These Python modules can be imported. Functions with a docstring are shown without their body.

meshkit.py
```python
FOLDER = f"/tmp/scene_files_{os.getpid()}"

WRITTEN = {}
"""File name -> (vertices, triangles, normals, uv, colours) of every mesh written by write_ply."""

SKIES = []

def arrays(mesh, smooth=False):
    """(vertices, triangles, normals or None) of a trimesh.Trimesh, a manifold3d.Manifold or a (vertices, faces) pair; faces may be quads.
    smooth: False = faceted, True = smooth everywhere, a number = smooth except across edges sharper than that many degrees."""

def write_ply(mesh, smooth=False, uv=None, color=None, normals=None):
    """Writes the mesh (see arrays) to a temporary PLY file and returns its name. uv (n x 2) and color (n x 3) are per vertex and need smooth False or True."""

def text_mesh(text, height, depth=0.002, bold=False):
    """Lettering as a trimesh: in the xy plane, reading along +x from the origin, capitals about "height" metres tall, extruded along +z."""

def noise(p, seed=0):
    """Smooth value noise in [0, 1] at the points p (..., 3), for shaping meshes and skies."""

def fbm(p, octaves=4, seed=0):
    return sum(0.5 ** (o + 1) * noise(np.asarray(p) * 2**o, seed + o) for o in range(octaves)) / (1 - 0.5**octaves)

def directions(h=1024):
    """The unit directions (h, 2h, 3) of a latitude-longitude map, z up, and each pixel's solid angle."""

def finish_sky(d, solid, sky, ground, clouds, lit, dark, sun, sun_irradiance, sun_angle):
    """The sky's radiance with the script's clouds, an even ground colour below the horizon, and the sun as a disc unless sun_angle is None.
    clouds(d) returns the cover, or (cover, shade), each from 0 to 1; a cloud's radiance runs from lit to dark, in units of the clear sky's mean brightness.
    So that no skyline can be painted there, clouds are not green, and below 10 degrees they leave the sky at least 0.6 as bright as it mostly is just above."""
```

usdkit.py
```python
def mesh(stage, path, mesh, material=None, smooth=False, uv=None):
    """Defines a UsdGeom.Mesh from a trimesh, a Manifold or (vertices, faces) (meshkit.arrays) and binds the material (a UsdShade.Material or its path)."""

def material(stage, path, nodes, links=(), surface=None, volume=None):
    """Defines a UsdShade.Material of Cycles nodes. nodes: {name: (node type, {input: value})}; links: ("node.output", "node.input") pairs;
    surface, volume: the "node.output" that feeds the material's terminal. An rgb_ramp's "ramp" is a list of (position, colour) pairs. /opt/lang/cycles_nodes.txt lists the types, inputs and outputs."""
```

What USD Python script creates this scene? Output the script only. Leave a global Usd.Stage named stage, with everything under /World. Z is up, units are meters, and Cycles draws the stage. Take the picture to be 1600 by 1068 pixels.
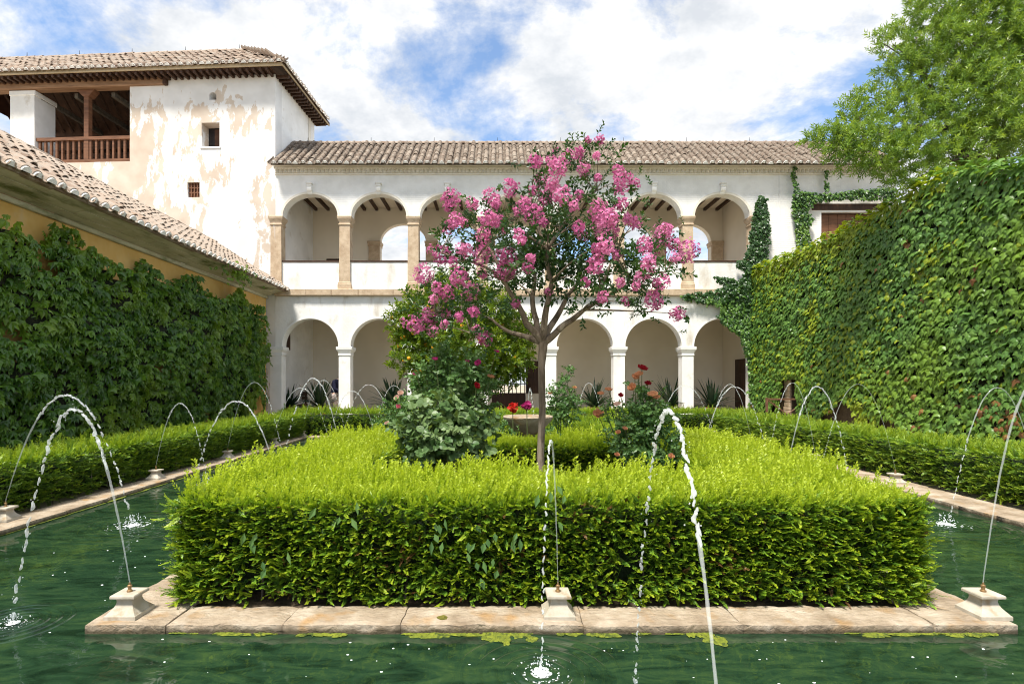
import math, random
import numpy as np
import trimesh, usdkit, meshkit
from shapely.geometry import Polygon, box as sbox
from shapely.ops import unary_union
from scipy.spatial.transform import Rotation
from pxr import Usd, UsdGeom, UsdLux, UsdShade, Gf, Sdf, Vt

# ------------------------------------------------------------------ camera, sky, sun, exposure
stage = Usd.Stage.CreateInMemory()
UsdGeom.SetStageUpAxis(stage, 'Z')
UsdGeom.Xform.Define(stage, '/World')
stage.SetDefaultPrim(stage.GetPrimAtPath('/World'))
EYE, FPX, CX, CY = 1.6, 850.0, 775.0, 600.0
cam = UsdGeom.Camera.Define(stage, '/World/camera')
cam.CreateHorizontalApertureAttr(36.0)
cam.CreateFocalLengthAttr(FPX / 1600 * 36)
cam.CreateHorizontalApertureOffsetAttr((800 - CX) / 1600 * 36)
cam.CreateVerticalApertureOffsetAttr((CY - 534) / 1600 * 36)
cam.AddTranslateOp().Set((0, 0, EYE))
cam.AddRotateXOp().Set(90)
cam.CreateExposureAttr(2.33)
SUN_EL = math.radians(63)
SUN_X, SUN_Y = -0.50, -0.80
SUN_ROT = math.atan2(SUN_X, SUN_Y)
MAT = {}


def mat(name, nodes, links, surface='p.BSDF', volume=None):
    MAT[name] = usdkit.material(stage, '/World/Looks/' + name, nodes, links, surface=surface, volume=volume)
    return MAT[name]


mat('sky_look', {
    'g': ('geometry', {}), 's': ('separate_xyz', {}),
    'a': ('math', {'math_type': 'add', 'value2': 0.38}), 'am': ('math', {'math_type': 'maximum', 'value2': 0.2}),
    'dx': ('math', {'math_type': 'divide'}), 'dy': ('math', {'math_type': 'divide'}),
    'c': ('combine_xyz', {'z': 0.0}),
    'm': ('mapping', {'location': (70.2, 44.3, 9.0), 'scale': (1.5, 1.7, 1.0)}),
    'n': ('noise_texture', {'scale': 2.1, 'detail': 12.0, 'roughness': 0.62, 'distortion': 0.2}),
    'n2': ('noise_texture', {'scale': 3.4, 'detail': 8.0, 'roughness': 0.62}),
    'r': ('rgb_ramp', {'ramp': [(0.38, (.10, .10, .10)), (0.44, (.4, .4, .4)), (0.52, (1, 1, 1))]}),
    'r2': ('rgb_ramp', {'ramp': [(0.38, (2.75, 2.9, 3.1)), (0.60, (4.05, 4.05, 4.05))]}),
    'sky': ('sky_texture', {'sky_type': 'single_scattering', 'sun_disc': False, 'sun_elevation': SUN_EL, 'sun_rotation': SUN_ROT, 'altitude': 700.0, 'aerosol_density': 0.6}),
    'sg': ('mix', {'mix_type': 'multiply', 'fac': 1.0, 'color2': (0.72, 0.88, 0.97)}),
    'x': ('mix', {}), 'b': ('background_shader', {'strength': 0.055})},
    [('g.position', 's.vector'), ('s.z', 'a.value1'), ('a.value', 'am.value1'), ('s.x', 'dx.value1'), ('am.value', 'dx.value2'),
     ('s.y', 'dy.value1'), ('am.value', 'dy.value2'), ('dx.value', 'c.x'), ('dy.value', 'c.y'), ('c.vector', 'm.vector'),
     ('m.vector', 'n.vector'), ('m.vector', 'n2.vector'), ('n.fac', 'r.fac'), ('n2.fac', 'r2.fac'), ('sky.color', 'sg.color1'),
     ('r.color', 'x.fac'), ('sg.color', 'x.color1'), ('r2.color', 'x.color2'), ('x.color', 'b.color')], surface='b.background')
dome = UsdLux.DomeLight.Define(stage, '/World/sky')
UsdShade.MaterialBindingAPI.Apply(dome.GetPrim()).Bind(MAT['sky_look'])
sun = UsdLux.DistantLight.Define(stage, '/World/sun')
sun.CreateIntensityAttr(0.4)
sun.CreateAngleAttr(10.0)
sun.CreateNormalizeAttr(True)
sun.CreateColorAttr(Gf.Vec3f(1.0, 0.95, 0.86))
sun.AddRotateZOp().Set(math.degrees(-SUN_ROT))
sun.AddRotateXOp().Set(math.degrees(SUN_EL) - 90)

# ------------------------------------------------------------------ helpers
USED = {}
RNG = np.random.default_rng(7)


def numbered(parent, name):
    k = USED.get((parent, name), 0)
    USED[(parent, name)] = k + 1
    return f'{parent}/{name}' if k == 0 else f'{parent}/{name}_{k:03d}'


def tag(prim, label=None, category=None, group=None, kind=None):
    for k, v in (('label', label), ('category', category), ('group', group), ('kind', kind)):
        if v:
            prim.SetCustomDataByKey(k, v)


def thing(name, label, category, group=None, loc=None, rz=0.0):
    p = numbered('/World', name)
    x = UsdGeom.Xform.Define(stage, p)
    if loc is not None:
        x.AddTranslateOp().Set(tuple(float(c) for c in loc))
        x.AddRotateZOp().Set(float(rz))
    tag(x.GetPrim(), label, category, group)
    return p


def copy_of(src, label, loc, rz=0.0, group=None, category=None):
    base = src.rsplit('/', 1)[1]
    p = numbered('/World', base)
    x = UsdGeom.Xform.Define(stage, p)
    x.GetPrim().GetReferences().AddInternalReference(src)
    x.GetPrim().SetInstanceable(True)
    x.ClearXformOpOrder()
    t = x.GetTranslateOp() if hasattr(x, 'GetTranslateOp') and x.GetTranslateOp() else x.AddTranslateOp()
    t.Set(tuple(float(c) for c in loc))
    r = x.GetRotateZOp() if hasattr(x, 'GetRotateZOp') and x.GetRotateZOp() else x.AddRotateZOp()
    r.Set(float(rz))
    x.SetXformOpOrder([t, r])
    tag(x.GetPrim(), label, category, group)
    return p


def part(parent, name, mesh, material, smooth=False, label=None, kind=None):
    p = numbered(parent, name)
    m = usdkit.mesh(stage, p, mesh, MAT[material], smooth=smooth)
    tag(m.GetPrim(), label=label, kind=kind)
    return p


def solo(name, mesh, material, label=None, category=None, group=None, kind=None, smooth=False):
    p = numbered('/World', name)
    m = usdkit.mesh(stage, p, mesh, MAT[material], smooth=smooth)
    tag(m.GetPrim(), label, category, group, kind)
    return p


def cat(ms):
    return trimesh.util.concatenate([m for m in ms if m is not None])


def bx(x0, x1, y0, y1, z0, z1):
    m = trimesh.creation.box((abs(x1 - x0), abs(y1 - y0), abs(z1 - z0)))
    m.apply_translation(((x0 + x1) / 2, (y0 + y1) / 2, (z0 + z1) / 2))
    return m


def cbox(x0, x1, y0, y1, z0, z1, c=0.008):
    """box with chamfered edges (hull of inset boxes)"""
    pts = []
    for sx in (0, 1):
        for sy in (0, 1):
            for sz in (0, 1):
                p = np.array([x1 if sx else x0, y1 if sy else y0, z1 if sz else z0], float)
                d = np.array([-1 if sx else 1, -1 if sy else 1, -1 if sz else 1]) * c
                for k in range(3):
                    q = p + d
                    q[k] = p[k]
                    pts.append(q)
    return trimesh.convex.convex_hull(np.array(pts))


def wallpoly(poly, y0, y1):
    """polygon in X-Z extruded from y0 to y1"""
    out = []
    for g in getattr(poly, 'geoms', [poly]):
        m = trimesh.creation.extrude_polygon(g, y1 - y0, engine='earcut')
        v = np.array(m.vertices)
        out.append(trimesh.Trimesh(np.c_[v[:, 0], v[:, 2] + y0, v[:, 1]], np.array(m.faces)[:, ::-1], process=False))
    return cat(out)


def tube(pts, rad, sides=6, cap=True):
    p = np.asarray(pts, float)
    n = len(p)
    rad = np.broadcast_to(np.asarray(rad, float), (n,))
    t = np.gradient(p, axis=0)
    t /= np.linalg.norm(t, axis=1, keepdims=True) + 1e-12
    ref = np.array([0.31, 0.2, 0.93]) if abs(t[0, 2]) < 0.8 else np.array([0.9, 0.4, 0.1])
    a = np.cross(t, ref)
    a /= np.linalg.norm(a, axis=1, keepdims=True) + 1e-12
    b = np.cross(t, a)
    ang = np.arange(sides) * 2 * np.pi / sides
    v = p[:, None] + rad[:, None, None] * (np.cos(ang)[None, :, None] * a[:, None] + np.sin(ang)[None, :, None] * b[:, None])
    v = v.reshape(-1, 3)
    i, j = np.meshgrid(np.arange(n - 1), np.arange(sides), indexing='ij')
    q = np.stack([i * sides + j, i * sides + (j + 1) % sides, (i + 1) * sides + (j + 1) % sides, (i + 1) * sides + j], -1).reshape(-1, 4)
    f = np.vstack([q[:, [0, 1, 2]], q[:, [0, 2, 3]]])
    if cap:
        v = np.vstack([v, p[0], p[-1]])
        c0, c1 = len(v) - 2, len(v) - 1
        f = np.vstack([f, [[c0, (k + 1) % sides, k] for k in range(sides)], [[c1, (n - 1) * sides + k, (n - 1) * sides + (k + 1) % sides] for k in range(sides)]])
    return trimesh.Trimesh(v, f, process=False)


def bez(p0, p1, p2, n=8):
    t = np.linspace(0, 1, n)[:, None]
    return (1 - t) ** 2 * np.asarray(p0) + 2 * t * (1 - t) * np.asarray(p1) + t * t * np.asarray(p2)


def lathe(profile, n=24):
    return trimesh.creation.revolve(np.asarray(profile, float), sections=n)


def ringloft(rings):
    """rings: list of (k,3) arrays of equal length; closed loft"""
    k = len(rings[0])
    v = np.vstack(rings + [np.mean(rings[0], 0)[None], np.mean(rings[-1], 0)[None]])
    f = []
    for r in range(len(rings) - 1):
        for j in range(k):
            a, b = r * k + j, r * k + (j + 1) % k
            f += [[a, b, b + k], [a, b + k, a + k]]
    c0, c1, o = len(v) - 2, len(v) - 1, (len(rings) - 1) * k
    f += [[c0, (j + 1) % k, j] for j in range(k)] + [[c1, o + j, o + (j + 1) % k] for j in range(k)]
    return trimesh.Trimesh(v, f, process=False)


def at(px, py, depth):
    """the world point that stands DEPTH metres in front of the camera on this sight line (used to take measurements off the photograph)"""
    return np.array([(px - CX) / FPX * depth, depth, EYE - (py - CY) / FPX * depth])


def rough_block(x0, x1, y0, y1, z0, z1, amp, seed, n=(5, 3), c=0.005):
    """stone slab: a subdivided, worn box"""
    nx, ny = n
    m = trimesh.creation.box((1, 1, 1))
    xs, ys = np.linspace(0, 1, nx + 1), np.linspace(0, 1, ny + 1)
    rings = []
    def loop(inset, z):
        lo = []
        for t in xs[:-1]: lo.append((t, 0))
        for t in ys[:-1]: lo.append((1, t))
        for t in xs[:-1]: lo.append((1 - t, 1))
        for t in ys[:-1]: lo.append((0, 1 - t))
        lo = np.array(lo)
        X = x0 + inset + lo[:, 0] * (x1 - x0 - 2 * inset)
        Y = y0 + inset + lo[:, 1] * (y1 - y0 - 2 * inset)
        return np.c_[X, Y, np.full(len(X), z)]
    R = [loop(0, z0), loop(0, z1 - c), loop(c, z1), loop(min(x1 - x0, y1 - y0) * 0.27, z1 + amp * 0.25)]
    for r in R[1:]:
        o = np.stack([meshkit.fbm(r * 11 + k * 17.3, 3, 5) - .5 for k in range(3)], 1)
        r += o * amp * np.array([.9, .9, .9])
    return ringloft(R)


def instancer(parent, name, protos, pos, quat, scale, idx, label=None):
    """foliage: many leaf sprigs as one part; protos: list of (mesh, material)"""
    p = numbered(parent, name)
    pi = UsdGeom.PointInstancer.Define(stage, p)
    targets = []
    for k, (m, mm) in enumerate(protos):
        q = f'{p}/sprig' if k == 0 else f'{p}/sprig_{k:03d}'
        usdkit.mesh(stage, q, m, MAT[mm])
        targets.append(Sdf.Path(q))
    pi.CreatePrototypesRel().SetTargets(targets)
    pi.CreatePositionsAttr(Vt.Vec3fArray.FromNumpy(np.ascontiguousarray(pos, np.float32)))
    pi.CreateOrientationsAttr(Vt.QuathArray([Gf.Quath(float(w), float(x), float(y), float(z)) for x, y, z, w in quat]))
    s = np.asarray(scale, np.float32)
    if s.ndim == 1:
        s = np.repeat(s[:, None], 3, 1)
    pi.CreateScalesAttr(Vt.Vec3fArray.FromNumpy(np.ascontiguousarray(s)))
    pi.CreateProtoIndicesAttr(Vt.IntArray.FromNumpy(np.ascontiguousarray(idx, np.int32)))
    tag(pi.GetPrim(), label=label, kind='stuff')
    return p


def frames(d, n):
    """quaternions that take +Y to d and +Z near n"""
    d = d / (np.linalg.norm(d, axis=1, keepdims=True) + 1e-12)
    x = np.cross(d, n)
    x /= np.linalg.norm(x, axis=1, keepdims=True) + 1e-9
    z = np.cross(x, d)
    return Rotation.from_matrix(np.stack([x, d, z], -1)).as_quat()


def unit(rng, n):
    v = rng.normal(size=(n, 3))
    return v / np.linalg.norm(v, axis=1, keepdims=True)


# ------------------------------------------------------------------ leaf and sprig shapes (stem along +Y, face +Z)
def leaf_tris(base, d, n, L, W, fold=0.18, droop=0.0):
    """one folded leaf: 4 triangles; returns (verts, faces)"""
    d = np.asarray(d, float) / np.linalg.norm(d)
    x = np.cross(d, n)
    x /= np.linalg.norm(x) + 1e-9
    z = np.cross(x, d)
    b = np.asarray(base, float)
    v = np.array([b, b + d * L * .45 + x * W * .5 + z * fold * W, b + d * L - z * droop * L, b + d * L * .45 - x * W * .5 + z * fold * W, b + d * L * .48 - z * 0.04 * L])
    return v, np.array([[0, 1, 4], [1, 2, 4], [0, 4, 3], [4, 2, 3]])


def leaf_flat(base, d, n, L, W):
    d = np.asarray(d, float) / np.linalg.norm(d)
    x = np.cross(d, n)
    x /= np.linalg.norm(x) + 1e-9
    b = np.asarray(base, float)
    v = np.array([b, b + d * L * .55 + x * W * .5, b + d * L, b + d * L * .55 - x * W * .5])
    return v, np.array([[0, 1, 2], [0, 2, 3]])


def gather(items):
    vs, fs, o = [], [], 0
    for v, f in items:
        vs.append(v)
        fs.append(f + o)
        o += len(v)
    return trimesh.Trimesh(np.vstack(vs), np.vstack(fs), process=False)


def yew_sprig(seed, L=0.1, n=11, leaf=0.022, bend=0.15):
    r = np.random.default_rng(seed)
    it = []
    side = r.choice([-1, 1])
    def stem(t):
        return np.array([side * bend * L * t * t, L * t, 0.12 * L * t * t])
    for i in range(n):
        t = 0.08 + 0.92 * i / (n - 1)
        for s in (-1, 1):
            l = leaf * (1 - 0.55 * t ** 3) * r.uniform(.8, 1.15)
            d = np.array([s * (0.95 - .5 * t), 0.55 + .5 * t, r.uniform(-.15, .5)])
            it.append(leaf_flat(stem(t), d, np.array([r.uniform(-.3, .3), r.uniform(-.3, .3), 1.0]), l, 0.0088 * leaf / .022))
    it.append(leaf_flat(stem(0) - [0, .01, 0], np.array([side * bend, 1, .1]), np.array([0, 0, 1.0]), L, 0.004))
    return gather(it)


def upright_sprig(seed, L=0.16, n=16, leaf=0.026):
    """young shoot: leaves all round the stem"""
    r = np.random.default_rng(seed)
    it = []
    for i in range(n):
        t = 0.05 + 0.95 * i / (n - 1)
        for k in range(2):
            a = r.uniform(0, 6.28)
            l = leaf * (1 - 0.5 * t ** 2) * r.uniform(.8, 1.2)
            d = np.array([math.cos(a) * .8, 0.75, math.sin(a) * .8])
            it.append(leaf_flat(np.array([0.03 * L * math.sin(4 * t), L * t, 0]), d, np.array([-math.sin(a), .2, math.cos(a)]) + d * .01 + [0, .6, 0], l, 0.0075 * leaf / .026))
    return gather(it)


def lance_sprig(seed, n=10, L=0.22, leaf=0.11, W=0.026):
    r = np.random.default_rng(seed)
    it = []
    for i in range(n):
        t = 0.15 + 0.85 * i / (n - 1)
        a = i * 2.4 + r.uniform(-.4, .4)
        d = np.array([math.cos(a), 0.55 + .5 * t, math.sin(a)])
        it.append(leaf_tris([0, L * t, 0], d, np.array([0, 1, 0]) - d * .2 + r.normal(0, .3, 3), leaf * r.uniform(.75, 1.15), W, .2, r.uniform(0, .2)))
    v = tube([[0, 0, 0], [0, L * .5, 0.005], [0, L, 0]], [.004, .003, .002], 3, False)
    it.append((np.array(v.vertices), np.array(v.faces)))
    return gather(it)


def ovate_sprig(seed, n=7, L=0.14, leaf=0.055, W=0.03):
    return lance_sprig(seed, n, L, leaf, W)


def ivy_leaf(seed, droop=0.25):
    """three-lobed leaf, base at origin, tip along +Y, size 1"""
    r = np.random.default_rng(seed)
    o = np.array([[0, 0], [.22, -.06], [.42, .12], [.60, .42], [.40, .50], [.26, .58], [.16, .78], [0, 1.02], [-.16, .78], [-.26, .58], [-.40, .50], [-.60, .42], [-.42, .12], [-.22, -.06]])
    o = o + r.normal(0, .02, o.shape)
    z = 0.22 * np.abs(o[:, 0]) ** 1.1 - droop * np.clip(o[:, 1], 0, 2) ** 2
    v = np.c_[o, -z * .9]
    v[:, 2] = -(0.25 * np.abs(o[:, 0]) + droop * np.clip(o[:, 1], 0, 2) ** 2)
    c = np.array([[0, .38, 0.02]])
    v = np.vstack([v, c])
    k = len(o)
    f = [[k, i, (i + 1) % k] for i in range(k)]
    return trimesh.Trimesh(v, f, process=False)


def creeper_leaf(seed):
    """five leaflets spread from one point, drooping"""
    r = np.random.default_rng(seed)
    it = []
    for k, a in enumerate((-1.25, -.62, 0, .62, 1.25)):
        L = (0.62, .85, 1.0, .85, .62)[k] * r.uniform(.9, 1.1)
        d = np.array([math.sin(a), math.cos(a), -.28 + r.uniform(-.15, .1)])
        it.append(leaf_tris([0, 0, 0], d, np.array([0, 0, 1.0]), L, .42 * L ** .5, .15, .18))
    return gather(it)


def palm_leaf_clump(seed, n=22, L=0.7, W=0.06, up=0.9):
    r = np.random.default_rng(seed)
    ms = []
    for i in range(n):
        a = r.uniform(0, 6.28)
        e = r.uniform(.25, 1.25)
        l = L * r.uniform(.7, 1.15)
        t = np.linspace(0, 1, 6)
        out = l * t * math.cos(e) * 1.0
        h = l * (t * math.sin(e) * up - .35 * t * t * math.cos(e))
        c = np.c_[out * math.cos(a), out * math.sin(a), h]
        s = np.array([-math.sin(a), math.cos(a), 0])
        w = W * np.array([.6, 1, 1, .85, .55, .03])[:, None]
        v = np.vstack([c + s * w / 2 + [0, 0, .01], c, c - s * w / 2 + [0, 0, .01]])
        f = []
        for k in range(5):
            f += [[k, k + 1, 7 + k], [k, 7 + k, 6 + k], [6 + k, 7 + k, 13 + k], [6 + k, 13 + k, 12 + k]]
        ms.append(trimesh.Trimesh(v, f, process=False))
    return cat(ms)


def flower_ball(seed, n, r0, petal, squash=(1, 1, 1)):
    """crinkled florets packed on and in a rounded cluster"""
    r = np.random.default_rng(seed)
    it = []
    for i in range(n):
        u = r.normal(size=3)
        u /= np.linalg.norm(u)
        p = u * r0 * r.uniform(.35, 1.0) ** .6 * np.array(squash)
        ax = u + r.normal(0, .5, 3)
        ax /= np.linalg.norm(ax)
        x = np.cross(ax, [0.3, 0.2, 0.9])
        x /= np.linalg.norm(x) + 1e-9
        y = np.cross(ax, x)
        for k in range(5):
            a = k * 1.257 + r.uniform(-.2, .2)
            d = x * math.cos(a) + y * math.sin(a) + ax * r.uniform(.1, .7)
            v, f = leaf_flat(p, d, ax, petal * r.uniform(.8, 1.2), petal * .85)
            v = v + r.normal(0, petal * .1, v.shape)
            it.append((v, f))
    return gather(it)


def rose_mesh(seed, R):
    """rose bloom: overlapping cupped petals in three whorls"""
    r = np.random.default_rng(seed)
    it = []
    for w, (n, tilt, sc) in enumerate(((5, .35, 1.0), (5, .75, .85), (4, 1.15, .6))):
        for k in range(n):
            a = k * 6.283 / n + w * .6 + r.uniform(-.15, .15)
            o = np.array([math.cos(a), math.sin(a), 0])
            s = np.array([-math.sin(a), math.cos(a), 0])
            L = R * sc
            d1 = o * math.cos(tilt) + np.array([0, 0, math.sin(tilt)])
            d2 = o * math.cos(tilt + .7) + np.array([0, 0, math.sin(tilt + .7)])
            p0 = o * R * .08
            p1 = p0 + d1 * L * .6
            p2 = p1 + d2 * L * .45
            W = L * .55
            v = np.array([p0 - s * W * .3, p0 + s * W * .3, p1 + s * W * .95, p1 - s * W * .95, p2 + s * W * .6, p2 - s * W * .6])
            it.append((v, np.array([[0, 1, 2], [0, 2, 3], [3, 2, 4], [3, 4, 5]])))
    return gather(it)


def broad_sprig(seed, n=6, L=.13, R=.030):
    """a twig with a few rounded, slightly cupped leaves"""
    r = np.random.default_rng(seed)
    ms = []
    for i in range(n):
        t = .2 + .8 * i / (n - 1)
        a = i * 2.4 + r.uniform(-.4, .4)
        d = np.array([math.cos(a), .5 + .4 * t, math.sin(a)])
        d /= np.linalg.norm(d)
        nn = np.array([0, 1, 0]) + r.normal(0, .35, 3)
        x = np.cross(d, nn)
        x /= np.linalg.norm(x)
        z = np.cross(x, d)
        s = R * r.uniform(.7, 1.2)
        o = [(0, 0), (.75, .35), (.98, .95), (.75, 1.55), (.32, 1.95), (0, 2.15), (-.32, 1.95), (-.75, 1.55), (-.98, .95), (-.75, .35)]
        v = np.array([[0, L * t, 0] + s * (px * x + (py + .3) * d + (.22 * abs(px) - .06 * py * py) * z) for px, py in o + [(0, 1.0)]])
        ms.append(trimesh.Trimesh(v, [[10, k, (k + 1) % 10] for k in range(10)], process=False))
    ms.append(tube([[0, 0, 0], [0, L, 0]], [.004, .002], 3, False))
    return cat(ms)

# ------------------------------------------------------------------ materials
def leafmat(name, colors, trans=0.3, rough=0.42, spec=0.4, tip=None, tiplen=0.1, patch=None, pscale=0.5, tcol=None):
    """leaf: colour varies from sprig to sprig (ramp), towards the young tip, and in broad patches"""
    n = {'oi': ('object_info', {}), 'ge': ('geometry', {}), 'isl': ('math', {'math_type': 'multiply', 'value2': 0.35}),
         'sum': ('math', {'math_type': 'multiply_add', 'value2': 0.65}),
         'r': ('rgb_ramp', {'ramp': [(i / max(1, len(colors) - 1), c) for i, c in enumerate(colors)]}),
         'p': ('principled_bsdf', {'roughness': rough, 'specular_ior_level': spec}), 't': ('translucent_bsdf', {}),
         'tc': ('mix', {'mix_type': 'multiply', 'fac': 1.0, 'color2': tcol or (1.5, 1.35, 0.5)}), 'x': ('mix_closure', {'fac': trans})}
    l = [('ge.random_per_island', 'isl.value1'), ('oi.random', 'sum.value1'), ('isl.value', 'sum.value3'), ('sum.value', 'r.fac')]
    out = 'r.color'
    if tip:
        n.update({'co': ('texture_coordinate', {}), 'sx': ('separate_xyz', {}), 'tr': ('map_range', {'from_min': tiplen * .25, 'from_max': tiplen, 'to_min': 0.0, 'to_max': 1.0, 'clamp': True}), 'tm': ('mix', {'color2': tip})})
        l += [('co.object', 'sx.vector'), ('sx.y', 'tr.value'), ('tr.result', 'tm.fac'), (out, 'tm.color1')]
        out = 'tm.color'
    if patch:
        n.update({'pn': ('noise_texture', {'scale': pscale, 'detail': 3.0}), 'pr': ('map_range', {'from_min': .47, 'from_max': .66, 'to_min': 0.0, 'to_max': .85, 'clamp': True}), 'pm': ('mix', {'color2': patch})})
        l += [('ge.position', 'pn.vector'), ('pn.fac', 'pr.value'), ('pr.result', 'pm.fac'), (out, 'pm.color1')]
        out = 'pm.color'
    l += [(out, 'p.base_color'), (out, 'tc.color1'), ('tc.color', 't.color'), ('p.BSDF', 'x.closure1'), ('t.BSDF', 'x.closure2')]
    return mat(name, n, l, surface='x.closure')


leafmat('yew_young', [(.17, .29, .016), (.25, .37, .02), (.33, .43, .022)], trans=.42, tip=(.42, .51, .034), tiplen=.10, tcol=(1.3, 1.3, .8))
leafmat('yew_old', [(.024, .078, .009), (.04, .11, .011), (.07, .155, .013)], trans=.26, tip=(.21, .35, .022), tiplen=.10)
leafmat('yew_dead', [(.11, .055, .02), (.16, .09, .03)], trans=.15)
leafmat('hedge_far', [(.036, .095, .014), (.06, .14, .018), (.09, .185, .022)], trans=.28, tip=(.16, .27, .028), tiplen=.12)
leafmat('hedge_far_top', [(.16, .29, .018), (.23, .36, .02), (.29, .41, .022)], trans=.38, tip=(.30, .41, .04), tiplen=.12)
leafmat('boston_ivy', [(.075, .17, .034), (.125, .24, .045), (.185, .305, .058)], trans=.3, rough=.36, patch=(.18, .29, .026), pscale=.4)
leafmat('boston_ivy_yellow', [(.2, .29, .022), (.27, .34, .024), (.34, .38, .026)], trans=.35, rough=.4)
leafmat('ivy_brown', [(.16, .07, .025), (.24, .12, .04), (.30, .19, .06)], trans=.25)
leafmat('ivy_dark', [(.02, .058, .014), (.034, .085, .017), (.055, .12, .02)], trans=.25, rough=.34, spec=.5)
leafmat('creeper', [(.045, .12, .02), (.095, .21, .028), (.17, .32, .036), (.25, .41, .045)], trans=.34, rough=.28, spec=.6, patch=(.22, .34, .03), pscale=.9)
leafmat('bay_leaf', [(.10, .19, .035), (.18, .29, .05), (.26, .37, .065), (.34, .42, .09)], trans=.42, rough=.34, spec=.5)
leafmat('myrtle_leaf', [(.022, .06, .016), (.04, .095, .02), (.07, .135, .022)], trans=.3, rough=.35)
leafmat('orange_leaf', [(.06, .12, .01), (.12, .2, .012), (.21, .28, .014), (.34, .35, .018)], trans=.32, rough=.35)
leafmat('rose_leaf', [(.06, .135, .038), (.11, .21, .058), (.18, .29, .09)], trans=.28, rough=.36)
leafmat('broad_leaf', [(.06, .125, .035), (.13, .20, .07), (.24, .31, .15)], trans=.25, rough=.45, spec=.4)
leafmat('strap_leaf', [(.01, .028, .012), (.018, .045, .016), (.03, .065, .02)], trans=.15, rough=.4)
leafmat('iris_leaf', [(.07, .16, .025), (.11, .21, .03), (.15, .25, .03)], trans=.3, rough=.4)


def noisy(name, c1, c2, scale=3.0, detail=6.0, rough=0.85, bump=0.3, bscale=30.0, bdist=0.01, lo=.35, hi=.65, extra=None, spec=.3, stretch=(1, 1, 1)):
    n = {'ge': ('geometry', {}), 'mp': ('mapping', {'scale': stretch}), 'n': ('noise_texture', {'scale': scale, 'detail': detail, 'roughness': .62}),
         'r': ('rgb_ramp', {'ramp': [(lo, c1), (hi, c2)]}), 'bn': ('noise_texture', {'scale': bscale, 'detail': 6.0, 'roughness': .65}),
         'b': ('bump', {'strength': bump, 'distance': bdist}), 'p': ('principled_bsdf', {'roughness': rough, 'specular_ior_level': spec})}
    l = [('ge.position', 'mp.vector'), ('mp.vector', 'n.vector'), ('n.fac', 'r.fac'), ('ge.position', 'bn.vector'), ('bn.fac', 'b.height'), ('b.normal', 'p.normal')]
    out = 'r.color'
    if extra:
        c3, s3, lo3, hi3 = extra
        n.update({'n3': ('noise_texture', {'scale': s3, 'detail': 7.0, 'roughness': .6}), 'm3': ('map_range', {'from_min': lo3, 'from_max': hi3, 'to_min': 0.0, 'to_max': 1.0, 'clamp': True}), 'x3': ('mix', {'color2': c3})})
        l += [('mp.vector', 'n3.vector'), ('n3.fac', 'm3.value'), ('m3.result', 'x3.fac'), (out, 'x3.color1')]
        out = 'x3.color'
    l += [(out, 'p.base_color')]
    return mat(name, n, l)


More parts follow.
